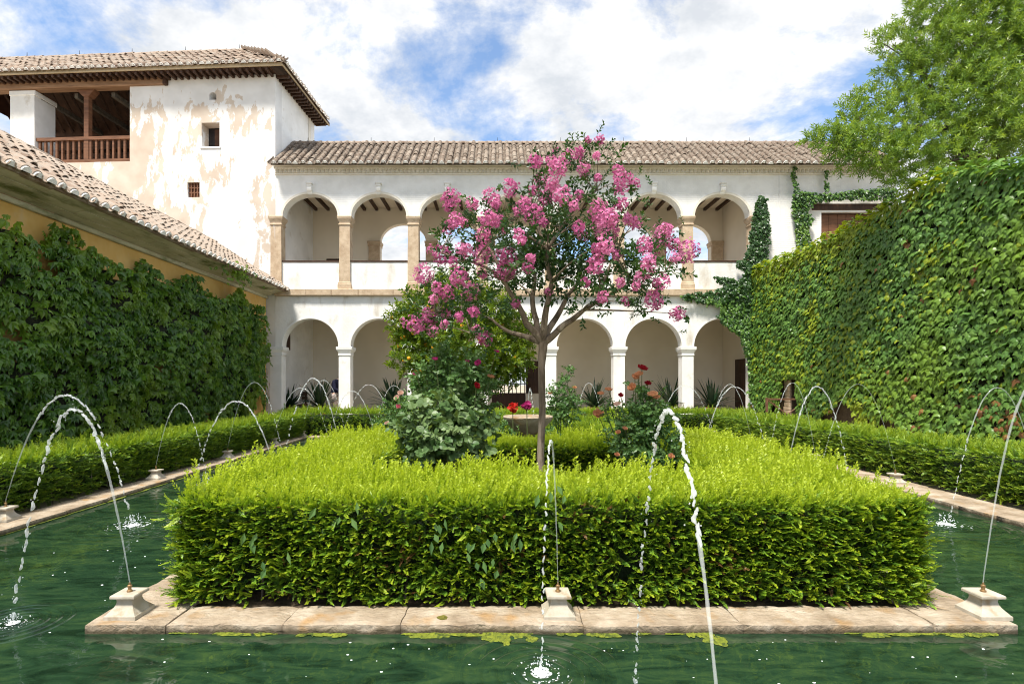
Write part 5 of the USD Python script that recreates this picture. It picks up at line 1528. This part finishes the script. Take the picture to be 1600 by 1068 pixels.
bush('rose_bush', 'rose bush with one dark red bloom above withered peach ones, right of the trunk', 'rose bush', (at(1000, 720, 6.3)[0], 6.3, -.02), None,
     [C(1003, 610, 6.3, .10), C(1005, 640, 6.2, .17), C(985, 655, 6.2, .18), C(1020, 660, 6.2, .2), C(1040, 690, 6.2, .17), C(990, 690, 6.1, .2), C(970, 680, 6.2, .16), C(1010, 715, 6.1, .2), C(955, 640, 6.3, .08), C(1030, 630, 6.3, .09), C(1040, 720, 6.1, .12)], RL, 2300, 94,
     [(at(1003, 577, 6.2), .068, 'red_rose'), (at(999, 586, 6.15), .055, 'peach_rose'), (at(992, 590, 6.15), .05, 'peach_rose'), (at(989, 606, 6.1), .06, 'peach_rose'), (at(1012, 600, 6.2), .045, 'red_rose'), (at(1020, 618, 6.1), .065, 'peach_rose'), (at(1026, 622, 6.1), .05, 'peach_rose'),
      (at(951, 610, 6.2), .05, 'peach_rose'), (at(939, 616, 6.2), .045, 'peach_rose'), (at(970, 618, 6.2), .035, 'red_rose'), (at(964, 633, 6.2), .05, 'pale_rose'), (at(976, 670, 6.0), .035, 'peach_rose'), (at(966, 676, 6.0), .035, 'peach_rose'), (at(1020, 697, 6.0), .04, 'peach_rose'), (at(1048, 713, 5.95), .04, 'peach_rose'), (at(964, 711, 5.95), .035, 'peach_rose'), (at(935, 648, 6.4), .075, 'peach_rose')])
bush('rose_bush', 'slender leggy rose bush rising between two lower arches right of the trunk', 'rose bush', (at(880, 690, 10.0)[0], 10.0, -.02), None,
     [C(880, 600, 10, .16), C(888, 580, 10, .1), C(870, 620, 9.9, .2), C(890, 625, 9.9, .24), C(880, 645, 9.8, .26), C(865, 645, 9.9, .2)], RL, 1500, 95, [(at(860, 615, 9.8), .05, 'peach_rose'), (at(898, 606, 9.8), .045, 'peach_rose')])
# low leafy plants round the basin
ir = thing('iris_clump', 'clump of bladed light green leaves beside the stone basin', 'plant')
for k, (px, Y) in enumerate(((775, 9.6), (790, 9.4), (760, 9.8), (845, 9.9), (740, 9.5), (700, 9.6), (870, 9.7), (905, 9.8))):
    m = palm_leaf_clump(100 + k, 26, .75, .035, 1.0)
    m.apply_translation((at(px, 650, Y)[0], Y, .25))
    part(ir, 'leaf_blades', m, 'iris_leaf', kind='stuff')
bush('leafy_plant', 'bushy green plant filling the bed left of the stone basin', 'plant', (at(760, 680, 9.0)[0], 9.0, -.02), None,
     [C(770, 665, 8.9, .2), C(790, 672, 8.8, .18), C(745, 665, 9, .22), C(720, 660, 9, .22), C(690, 665, 9.1, .2), C(805, 685, 8.7, .14), C(860, 675, 8.9, .14)], RL, 1500, 96, [])
for nm, px, py, R, m_, lb in (('flower', 801, 636, .09, 'scarlet_flower', 'scarlet flower head standing above the left of the stone basin'), ('flower', 823, 634, .085, 'magenta_rose', 'pink flower on a tall bare stem before the stone basin')):
    t = thing('flower', lb, 'flower')
    p = at(px, py, 8.4)
    m = flower_ball(px, 36, R * .75, .04)
    m.apply_translation(p)
    part(t, 'bloom', m, m_)
    part(t, 'stem', tube([p - [0, 0, .02], p + [.01, .02, -.5], (p[0] + .02, p[1] + .05, 0)], [.006, .008, .009], 5), 'green_stem', smooth=True)

# ------------------------------------------------------------------ stone basin
bs = thing('fountain_basin', 'low round stone fountain basin on a thick stem in the middle of the island', 'fountain')
bxy = at(825, 660, 9.2)
prof = [(.0, .74), (.13, .75), (.22, .80), (.34, .92), (.41, 1.0), (.425, 1.05), (.41, 1.07), (.37, 1.05), (.33, .98), (.2, .93), (0, .92)]
m = lathe(prof, 16)
m.apply_translation((bxy[0], bxy[1], 0))
part(bs, 'bowl', m, 'kerb_stone', smooth=35)
m = lathe([(0, -.02), (.2, -.02), (.2, .08), (.12, .14), (.09, .4), (.10, .64), (.14, .73), (0, .745)], 16)
m.apply_translation((bxy[0], bxy[1], 0))
part(bs, 'stem', m, 'kerb_stone', smooth=35)
m = trimesh.creation.cylinder(radius=.345, height=.01, sections=20)
m.apply_translation((bxy[0], bxy[1], 1.0))
part(bs, 'water', m, 'pond_water')

# ------------------------------------------------------------------ fountain pedestals along both kerbs
def pedestal_parts(parent):
    def sq(prof):
        return square_loft(0, 0, prof)
    part(parent, 'plinth', sq([(0, .107), (.026, .107), (.03, .104)]), 'pedestal_stone')
    part(parent, 'shaft', sq([(.03, .101), (.042, .092), (.056, .079), (.072, .066), (.09, .057), (.108, .053), (.12, .054), (.128, .058)]), 'pedestal_stone', smooth=30)
    part(parent, 'slab', sq([(.128, .064), (.134, .078), (.139, .083), (.152, .083), (.158, .079)]), 'pedestal_stone', smooth=20)
    n = lathe([(0, .157), (.018, .157), (.018, .168), (.011, .172), (.011, .19), (.015, .194), (.015, .203), (.007, .208), (.006, .222), (0, .222)], 10)
    part(parent, 'nozzle', n, 'brass', smooth=30)


PG = 'fountain pedestals on the kerbs'
PED = [  # x, y, label
    (-2.545, 3.78, 'stone fountain pedestal on the near left corner of the island kerb'),
    (3.385, 3.78, 'stone fountain pedestal on the near right corner of the island kerb'),
    (.43, 3.78, 'stone fountain pedestal in the middle of the island front kerb'),
    (-5.77, 6.4, 'stone fountain pedestal on the left pool kerb at the picture edge, nearest of that row'),
    (-5.75, 9.2, 'second stone fountain pedestal from the near end of the left pool kerb'),
    (-5.82, 11.8, 'third stone fountain pedestal from the near end of the left pool kerb'),
    (-5.92, 14.5, 'fourth stone fountain pedestal from the near end of the left pool kerb'),
    (-5.96, 16.75, 'stone fountain pedestal at the far left corner of the pool kerb'),
    (6.46, 8.8, 'stone fountain pedestal on the right pool kerb level with the middle of the island hedge'),
    (6.56, 11.2, 'stone fountain pedestal on the right pool kerb, second in view'),
    (6.65, 14.2, 'stone fountain pedestal on the right pool kerb, third in view'),
    (6.75, 16.75, 'stone fountain pedestal at the far right corner of the pool kerb'),
    (-2.55, 6.5, 'stone fountain pedestal on the left island kerb behind the near hedge corner'),
    (3.42, 6.5, 'stone fountain pedestal on the right island kerb behind the near hedge corner'),
    (6.42, 6.4, 'stone fountain pedestal on the right pool kerb, nearest the viewer of that row'),
    (.575, 1.27, 'stone fountain pedestal on the near pool kerb under the biggest jet')]
pr = None
for x, y, lb in PED:
    if pr is None:
        pr = thing('fountain_pedestal', lb, 'fountain pedestal', PG, (x, y, .003))
        pedestal_parts(pr)
    else:
        copy_of(pr, lb, (x, y, .003), 0, PG, 'fountain pedestal')


# ------------------------------------------------------------------ water jets
def jet(label, p0, apex_xy, za, p1, r0, seed, bead_from=.38, close=False):
    """a thrown stream: from the nozzle p0 over an apex to p1 on the water; smooth at first, then broken into drops"""
    rj = np.random.default_rng(seed)
    p0, p1 = np.asarray(p0, float), np.asarray(p1, float)
    h0, h1 = math.sqrt(za - p0[2]), math.sqrt(za - p1[2])
    n = 110
    s = np.linspace(0, 1, n)
    c = h0 / (h0 + h1)
    hor = p0[:2] + (p1[:2] - p0[:2]) * s[:, None]
    z = za - (za - p0[2]) * ((c - s) / c) ** 2
    z = np.where(s > c, za - (za - p1[2]) * ((s - c) / (1 - c)) ** 2, z)
    pts = np.c_[hor, z]
    ds = np.r_[0, np.cumsum(np.linalg.norm(np.diff(pts, axis=0), axis=1))]
    t = ds / ds[-1]
    wob = r0 * (.25 + 1.6 * np.clip(t - .2, 0, 1))
    pts = pts + rj.normal(0, 1, (n, 3)) * wob[:, None] * .22
    k = int(np.searchsorted(t, bead_from))
    rad = r0 * (.42 + .75 * t[:k] / bead_from) * (1 + .2 * np.sin(t[:k] * 120) * t[:k] / bead_from)
    t_ = thing('water_jet', label, 'water jet', 'water jets of the pool')
    part(t_, 'stream', tube(pts[:k], rad, 7), 'jet_stream', smooth=True)
    ms = []
    # necklace of ligaments and drops after the stream breaks
    ico = trimesh.creation.icosphere(2 if close else 1, 1.0)
    small = trimesh.creation.icosphere(1 if close else 0, 1.0)
    x = bead_from - .02
    while x < 1.0:
        i = min(n - 2, int(np.searchsorted(t, x)))
        tan = pts[min(i + 2, n - 1)] - pts[max(i - 2, 0)]
        tan /= np.linalg.norm(tan) + 1e-9
        el = r0 * rj.uniform(2.0, 4.2)
        wd = r0 * rj.uniform(.8, 1.35)
        iv_ = np.array(ico.vertices)
        v = iv_ * [wd, wd, el] * (1 + .55 * (meshkit.noise(iv_ * [1.6, 1.6, 3.0] + x * 50, seed)[:, None] - .5)) 
        v[:, 0] += wd * .5 * np.sin(iv_[:, 2] * 2.5 + x * 90)
        zq = tan
        xq = np.cross(zq, [.2, .9, .1]); xq /= np.linalg.norm(xq)
        yq = np.cross(zq, xq)
        q = pts[i] + rj.normal(0, 1, 3) * r0 * .45
        ms.append(trimesh.Trimesh(v @ np.stack([xq, yq, zq], 1).T + q, ico.faces, process=False))
        for _ in range(rj.integers(0, 4)):
            w = r0 * rj.uniform(.15, .5)
            ms.append(trimesh.Trimesh(np.array(small.vertices) * w + q + rj.normal(0, 1, 3) * r0 * 1.9 + tan * rj.normal(0, 1) * el, small.faces, process=False))
        gap = (el * 2) / ds[-1]
        x += gap * (rj.uniform(.5, .9) if x < .58 else rj.uniform(1.0, 2.1))
    if close:
        for m in [m for m in ms if len(m.faces) == len(ico.faces)]:
            part(t_, 'drop', m, 'jet_water', smooth=True)
        ms = [m for m in ms if len(m.faces) != len(ico.faces)]
    part(t_, 'spray', cat(ms), 'jet_water', smooth=True, kind='stuff')
    return p1


def splash(label, p, R, seed, drops=60):
    """ring of broken white water where a jet lands"""
    rs = np.random.default_rng(seed)
    ms = []
    for k in range(drops * 6):
        a, rr = rs.uniform(0, 6.28), R * abs(rs.normal(0, .45)) + .01
        w = R * rs.uniform(.008, .03) * (1.2 - min(rr / R, 1))
        m = trimesh.creation.icosphere(0, 1)
        v = np.array(m.vertices) * [w * rs.uniform(1, 2.2), w * rs.uniform(1, 2.2), w * .35] + [p[0] + rr * math.cos(a), p[1] + rr * math.sin(a), WZ + .003]
        ms.append(trimesh.Trimesh(v, m.faces, process=False))
    for k in range(drops):
        a, e = rs.uniform(0, 6.28), rs.uniform(.5, 1.4)
        l = R * rs.uniform(.1, .45)
        w = R * rs.uniform(.006, .016)
        m = trimesh.creation.icosphere(0, w)
        v = np.array(m.vertices) * [1, 1, rs.uniform(1, 2.6)] + [p[0] + l * math.cos(a) * math.cos(e), p[1] + l * math.sin(a) * math.cos(e), WZ + l * math.sin(e)]
        ms.append(trimesh.Trimesh(v, m.faces, process=False))
    rings = []
    for q, rr in enumerate((.35, .6, .9, 1.25, 1.65, 2.1)):
        a = np.linspace(0, 2 * math.pi, 40, endpoint=False)
        wv = 1 + .06 * (meshkit.noise(np.c_[np.cos(a) * 2 + q, np.sin(a) * 2, a * 0 + seed], 2) - .5)
        prof = []
        for dr, dz in ((-.16, -.004), (-.07, .004), (0, .009 - .001 * q), (.07, .004), (.16, -.004)):
            rad_ = (rr + dr) * R * wv
            prof.append(np.c_[p[0] + rad_ * np.cos(a), p[1] + rad_ * np.sin(a), np.full(40, WZ + dz)])
        v = np.vstack(prof)
        f = []
        for i_ in range(4):
            for j_ in range(40):
                a0, a1 = i_ * 40 + j_, i_ * 40 + (j_ + 1) % 40
                f += [[a0, a1, a1 + 40], [a0, a1 + 40, a0 + 40]]
        rings.append(trimesh.Trimesh(v, f, process=False))
    solo('ripples', cat(rings), 'pond_water', 'ripple rings spreading from the ' + label, 'ripples', 'ripples round the splashes', kind='stuff', smooth=True)
    solo('splash', cat(ms), 'splash_water', label, 'splash', 'splashes where the jets land', kind='stuff')


NZ = .225
# on the island kerb, throwing outwards
jet('jet thrown left from the near left island pedestal, in the foreground', (-2.545, 3.78, NZ), None, 1.43, (-3.36, 3.78, WZ), 0.0085, 1, .30, True)
jet('jet thrown right from the near right island pedestal, cut by the picture edge', (3.385, 3.78, NZ), None, 1.62, (4.16, 3.78, WZ), 0.0085, 2, .62, True)
jet('narrow jet over the middle pedestal of the island front, falling towards the viewer', (.43, 3.78, NZ), None, 1.24, (.26, 3.13, WZ), 0.0060, 3, .45, True)
jet('biggest, nearest jet, arching in white drops over the hedge right of centre', (.575, 1.27, .225), None, 1.50, (.755, 2.97, WZ), 0.0056, 4, .30, True)
jet('jet crossing leftwards over the left channel from behind the near hedge corner', (-2.55, 6.5, NZ), None, 1.40, (-3.72, 6.5, WZ), 0.0071, 5, .30)
jet('tallest of the far left jets, arching before the first lower arch', (-2.6, 9.25, .2), None, 1.70, (-3.66, 9.25, WZ), 0.0085, 6, .30)
jet('jet falling before the second lower pier, its tip touching the pier', (-2.6, 12, .2), None, 1.45, (-3.8, 12, WZ), 0.0071, 7, .34)
jet('wide thin jet arching before the second lower arch', (-2.6, 14.1, .2), None, 1.59, (-4.05, 14.1, WZ), 0.0071, 8, .34)
jet('thin jet arching before the dark potted plant in the second arch', (-2.5, 16.4, .2), None, 1.56, (-3.7, 16.4, WZ), 0.0071, 9, .34)
jet('jet rising right from behind the right hedge arm of the island', (3.42, 6.5, NZ), None, 1.57, (4.3, 6.5, WZ), 0.0065, 10, .34)
jet('jet arching before the dark door at the right end of the gallery', (3.45, 9.25, .2), None, 1.56, (4.72, 9.25, WZ), 0.0071, 11, .34)
jet('thin jet arching before the last lower pier on the right', (3.45, 12, .2), None, 1.58, (4.95, 12, WZ), 0.0071, 12, .34)
jet('thin jet seen against the potted plant right of the leggy rose', (2.0, 14.1, .2), None, 1.63, (2.85, 14.1, WZ), 0.0071, 13, .34)
# on the outer kerb, throwing inwards
jet('jet thrown right from the nearest left kerb pedestal, behind the foreground jet', (-5.77, 6.4, NZ), None, 1.47, (-4.27, 6.4, WZ), 0.0088, 14, .34, True)
jet('jet thrown inward from the second left kerb pedestal before the creeper', (-5.75, 9.2, NZ), None, 1.28, (-4.82, 9.1, WZ), 0.0065, 15, .34)
jet('faint jet rising from the third left kerb pedestal to the creeper end', (-5.82, 11.8, NZ), None, 1.64, (-4.6, 11.8, WZ), 0.0065, 16, .6)
jet('jet from the fourth left kerb pedestal before the first lower arch', (-5.92, 14.5, NZ), None, 1.50, (-4.4, 14.5, WZ), 0.0071, 17, .34)
jet('jet from the far left corner pedestal beside the person', (-5.96, 16.75, NZ), None, 1.72, (-4.6, 16.75, WZ), 0.0071, 18, .34)
jet('jet tip entering from the right edge against the ivy', (6.42, 6.4, NZ), None, 1.56, (5.33, 6.4, WZ), 0.0061, 19, .7)
jet('faint jet thrown left from the nearest right kerb pedestal before the ivy', (6.46, 8.8, NZ), None, 1.60, (5.2, 8.8, WZ), 0.0043, 20, .72)
jet('jet thrown left from the second right kerb pedestal before the small doorway', (6.56, 11.2, NZ), None, 1.63, (5.6, 11.2, WZ), 0.0065, 21, .5)
jet('narrow jet before the potted plant beside the dark door', (6.65, 14.2, NZ), None, 1.60, (5.5, 14.2, WZ), 0.0065, 22, .34)
jet('little jet standing in the stone basin', (bxy[0] - .02, bxy[1], 1.0), None, 1.52, (bxy[0] + .09, bxy[1] - .02, 1.02), .007, 23, .5)
for lb, p, R, sd in (('splash in the left channel where the nearest left jet lands', (-4.27, 6.4), .34, 1), ('splash at the bottom edge below the middle pedestal', (.26, 3.13), .22, 2), ('splash in the right channel beside the hedge', (5.33, 6.45), .32, 3),
                     ('splash in the left channel beside the far hedge corner', (-4.82, 9.1), .38, 4), ('splash left of the near left pedestal', (-3.36, 3.78), .16, 5), ('splash in the left channel by the island kerb', (-3.72, 6.5), .3, 6)):
    splash(lb, p, R, sd)

# floating algae along the island's front kerb, and specks on the water
ra = np.random.default_rng(5)
al = []
for px, w, dpt in ((300, 30, .02), (350, 45, .03), (410, 30, .025), (490, 18, .04), (515, 25, .05), (670, 40, .05), (720, 50, .05), (775, 30, .12), (800, 24, .08), (900, 30, .05), (935, 35, .05), (1095, 24, .10), (1020, 30, .02), (1060, 22, .02), (1355, 30, .03), (1400, 45, .04), (1450, 30, .03), (1490, 30, .06), (1530, 18, .05)):
    for q in range(7):   # ragged scraps rather than one pad
        X0 = (px + ra.normal(0, w * .55) - CX) / FPX * 3.64
        W = w / FPX * 3.6 * ra.uniform(.18, .5)
        dd = dpt * ra.uniform(.25, .8)
        Y0 = 3.63 - abs(ra.normal(0, dpt * .45))
        n = 30
        a = np.linspace(0, 2 * math.pi, n, endpoint=False)
        rr = 1 + .55 * (meshkit.fbm(np.c_[np.cos(a) * 2.4 + px + q * 3, np.sin(a) * 2.4, a * 0], 3, 3) - .5) * 2
        X, Y = X0 + W * rr * np.cos(a), np.minimum(Y0 + dd * rr * np.sin(a), 3.66)
        h = WZ + .0015 + .0006 * q
        al.append(ringloft([np.c_[X, Y, np.full(n, h)], np.c_[X0 + (X - X0) * .85, Y0 + (Y - Y0) * .85, np.full(n, h + .003) + ra.uniform(0, .003, n)], np.c_[X0 + (X - X0) * .4, Y0 + (Y - Y0) * .4, np.full(n, h + .003) + ra.uniform(-.003, .004, n)]]))
for y0 in np.arange(4.5, 16, .55):
    n = 14
    a = np.linspace(0, 2 * math.pi, n, endpoint=False)
    L, W = ra.uniform(.15, .4), ra.uniform(.02, .055)
    X, Y = xl(y0) + .0 + W * np.cos(a) * (1 + ra.normal(0, .15, n)), y0 + L * np.sin(a)
    al.append(ringloft([np.c_[X, Y, np.full(n, WZ + .002)], np.c_[X * .999, Y, np.full(n, WZ + .009)]]))
solo('algae', cat(al), 'algae', 'yellow-green algae floating along the kerbs of the pool', 'algae', kind='stuff')
sp = []
for k in range(130):
    if k < 75:
        x, y = ra.uniform(-2.2, 3.4), ra.uniform(2.5, 3.55)
    else:
        x, y = ra.uniform(-4.6, -2.9), ra.uniform(2.6, 6.8)
    w = ra.uniform(.002, .007)
    m = trimesh.creation.icosphere(0, 1)
    sp.append(trimesh.Trimesh(np.array(m.vertices) * [w * ra.uniform(1, 2), w, w * .5] + [x, y, WZ + .001], m.faces, process=False))
solo('foam_specks', cat(sp), 'foam', 'white specks of foam and petals drifting on the pool', 'foam', kind='stuff')
m = trimesh.creation.icosphere(2, 1.0)
vv = np.array(m.vertices)
vv = vv * (1 + .35 * (meshkit.noise(vv * 2.4, 4)[:, None] - .5)) * [.042, .03, .02] + [at(692, 969, 3.7)[0], 3.7, .008]
solo('moss_clump', trimesh.Trimesh(vv, m.faces, process=False), 'moss', 'small brown-green moss clump on the island front kerb', 'moss', smooth=True)

# ------------------------------------------------------------------ in the lower gallery: potted plants, bench, chair, person
for k, (px, py, L, lb) in enumerate(((500, 625, .85, 'dark strap-leaved potted plant beside the person'), (452, 630, .7, 'dark potted plant in the left corner of the gallery'), (615, 615, .9, 'tall dark potted plant in the second lower arch'), (928, 622, .85, 'dark strap-leaved potted plant right of the leggy rose'),
                                 (1048, 615, .95, 'dark potted plant just left of the last lower pier'), (1112, 622, .85, 'dark strap-leaved potted plant in the last lower arch'))):
    t = thing('potted_plant', lb, 'potted plant', 'potted plants along the gallery')
    b = at(px, 640, 21.2)
    m = lathe([(0, 0), (.17, 0), (.24, .36), (.26, .37), (.26, .41), (.22, .41), (.2, .34), (0, .33)], 16)
    m.apply_translation((b[0], b[1], FLOOR))
    part(t, 'pot', m, 'terracotta', smooth=30)
    m = palm_leaf_clump(200 + k, 64, L * 1.25, .10 if k != 2 else .13, 1.3)
    m.apply_translation((b[0], b[1], FLOOR + .34))
    part(t, 'leaf_blades', m, 'strap_leaf', kind='stuff')
    if k == 2:
        m = palm_leaf_clump(300, 7, 1.15, .16, 1.3)
        m.apply_translation((b[0] - .12, b[1], FLOOR + .34))
        part(t, 'tall_leaves', m, 'strap_leaf', kind='stuff')
bn = thing('bench', 'dark wooden bench with a high back against the left gallery wall', 'bench')
b0, b1 = at(449, 620, 22.6)[0], at(478, 620, 22.6)[0]
part(bn, 'seat', cbox(b0, b1, 22.3, 22.8, FLOOR + .42, FLOOR + .47, .01), 'brown_wood')
for z in (.72, .90):
    part(bn, 'back_board', cbox(b0, b1, 22.76, 22.8, FLOOR + z - .07, FLOOR + z + .09, .01), 'dark_wood')
for x in (b0 + .03, b1 - .09):
    for y in (22.32, 22.74):
        part(bn, 'leg', bx(x, x + .06, y, y + .055, FLOOR, FLOOR + (.42 if y < 22.5 else .98)), 'dark_wood')
ch = thing('chair', 'small teal painted metal chair in the first lower arch', 'chair')
b = at(478, 632, 21.6)
part(ch, 'seat', cbox(b[0] - .22, b[0] + .22, 21.4, 21.8, FLOOR + .42, FLOOR + .445, .01), 'teal_paint')
part(ch, 'back', tube([(b[0] - .21, 21.8, FLOOR + .44), (b[0] - .2, 21.84, FLOOR + .56), (b[0] - .15, 21.85, FLOOR + .62), (b[0] + .15, 21.85, FLOOR + .62), (b[0] + .2, 21.84, FLOOR + .56), (b[0] + .21, 21.8, FLOOR + .44)], .017, 6), 'teal_paint')
for sx in (-1, 1):
    for y in (21.43, 21.77):
        part(ch, 'leg', tube([(b[0] + sx * .2, y, FLOOR), (b[0] + sx * .19, y, FLOOR + .42)], .012, 6), 'teal_paint')

import manifold3d as m3


def blob(chains, edge=.03, it=10):
    """joints with radii -> one smooth skin"""
    parts_ = []
    for ch_ in chains:
        sph = []
        for p, rad in ch_:
            rad = np.broadcast_to(rad, 3)
            s_ = m3.Manifold.sphere(1.0, 20).scale([float(c) for c in rad]).translate([float(c) for c in p])
            sph.append(s_)
        for a, b_ in zip(sph[:-1], sph[1:]):
            parts_.append(m3.Manifold.batch_hull([a, b_]))
        if len(sph) == 1:
            parts_.append(sph[0])
    M = m3.Manifold.batch_boolean(parts_, m3.OpType.Add).refine_to_length(edge)
    me = M.to_mesh()
    t = trimesh.Trimesh(np.array(me.vert_properties[:, :3]), np.array(me.tri_verts), process=True)
    trimesh.smoothing.filter_taubin(t, iterations=it)
    return t


pn = thing('person', 'person in navy sweater and pale trousers standing partly behind the second lower pier', 'person')
hx, hy = at(521, 620, 21.6)[0] + .06, 21.6
F = FLOOR
# facing right (+x), leaning a little forward: pelvis, bent back, head over the chest
hip, chest, neck, head = np.array([hx, hy, F + .92]), np.array([hx + .03, hy, F + 1.30]), np.array([hx + .13, hy, F + 1.50]), np.array([hx + .24, hy, F + 1.63])
chains = [[(hip, (.13, .16, .12)), (hip + [0, 0, .18], (.125, .15, .1)), (chest, (.14, .18, .14)), (neck - [.03, 0, .06], (.09, .13, .07)), (neck, .058), (head - [.02, 0, .05], .06), (head, (.098, .075, .115))], [(head + [.06, 0, -.07], (.045, .045, .04)), (head, .07)], [(head + [.1, 0, -.01], .016), (head + [.085, 0, .02], .014)]]
for s_ in (-1, 1):
    y = s_ * .10
    chains.append([(hip + [0, y, -.02], .105), (hip + [.02, y, -.44], .066), (hip + [.01, y, -.84], .042)])
    chains.append([(hip + [.0, y, -.85], .04), (hip + [.13, y, -.885], .032)])
    sh = chest + [.0, s_ * .19, .1]
    el = chest + [.04, s_ * .23, -.18]
    wr_ = chest + [.22, s_ * .18, -.28]
    chains.append([(sh, .058), (el, .044), (wr_, .03)])
    pa = wr_ + [.05, 0, -.01]
    chains.append([(wr_, .028), (pa, (.04, .02, .036))])
    for f_ in range(4):
        q = pa + [.025, 0, .026 - f_ * .018]
        chains.append([(q, .010), (q + [.035 - .004 * abs(f_ - 1.5), -s_ * .008, -.004], .009), (q + [.052 - .006 * abs(f_ - 1.5), -s_ * .028, -.010], .008)])
    chains.append([(pa + [-.01, -s_ * .01, .03], .011), (pa + [.02, -s_ * .03, .045], .010), (pa + [.04, -s_ * .04, .04], .009)])
    chains.append([(head + [-.005, s_ * .078, .0], (.02, .01, .03))])
part(pn, 'body', blob(chains, .022, 8), 'skin', smooth=True)
sw = [[(hip + [0, 0, -.04], (.15, .18, .10)), (hip + [0, 0, .16], (.145, .175, .1)), (chest, (.165, .205, .15)), (neck - [.04, 0, .06], (.105, .15, .075))]]
for s_ in (-1, 1):
    sh, el, wr_ = chest + [.0, s_ * .19, .1], chest + [.04, s_ * .23, -.18], chest + [.22, s_ * .18, -.28]
    sw.append([(sh, .078), (el, .06), (wr_ - [.03, 0, 0], .046)])
part(pn, 'sweater', blob(sw, .03, 8), 'navy_cloth', smooth=True)
part(pn, 'collar', lathe([(.068, -.02), (.085, -.03), (.08, .03), (.066, .035)], 16).apply_transform(trimesh.transformations.translation_matrix(neck + [-.01, 0, -.005])), 'pale_cloth', smooth=True)
tr_ = []
for s_ in (-1, 1):
    y = s_ * .10
    tr_.append([(hip + [0, y * .6, .0], (.14, .12, .11)), (hip + [0, y, -.06], .12), (hip + [.02, y, -.44], .085), (hip + [.01, y, -.80], .068)])
part(pn, 'trousers', blob(tr_, .03, 8), 'pale_cloth', smooth=True)
hr = [[(head + [-.03, 0, .03], (.092, .084, .10)), (head + [-.01, 0, .05], (.09, .08, .085))], [(head + [-.07, 0, -.04], (.05, .07, .06)), (head + [-.04, 0, .02], (.08, .08, .08))]]
part(pn, 'hair', blob(hr, .02, 5), 'grey_hair', smooth=True)
for s_ in (-1, 1):
    part(pn, 'shoe', blob([[(hip + [-.02, s_ * .1, -.875], (.05, .045, .042)), (hip + [.17, s_ * .1, -.885], (.05, .042, .032))]], .02, 5), 'shoe', smooth=True)
    part(pn, 'eye', trimesh.creation.icosphere(1, .011).apply_transform(trimesh.transformations.translation_matrix(head + [.088, s_ * .032, .012])), 'black_iron', smooth=True)

# ------------------------------------------------------------------ iron gate across the right path
gt = thing('iron_gate', 'low rusty iron gate with crossed bars between the right hedge and the ivy wall', 'gate')
gx0, gx1, gy = at(1198, 622, 17.3)[0], at(1263, 622, 17.3)[0], 17.3
zt = at(1198, 622, gy)[2]
for x in (gx0, gx1):
    part(gt, 'post', bx(x - .03, x + .03, gy - .03, gy + .03, -.05, zt + .02), 'rusty_iron')
part(gt, 'top_rail', bx(gx0 + .03, gx1 - .03, gy - .022, gy + .022, zt - .05, zt), 'rusty_iron')
part(gt, 'bottom_rail', bx(gx0 + .03, gx1 - .03, gy - .022, gy + .022, .12, .17), 'rusty_iron')
for a, b_ in (((gx0 + .03, gy - .005, zt - .06), (gx1 - .03, gy - .005, .18)), ((gx0 + .03, gy + .02, .18), (gx1 - .03, gy + .02, zt - .06))):
    part(gt, 'crossed_bar', tube([a, b_], .02, 5), 'rusty_iron')
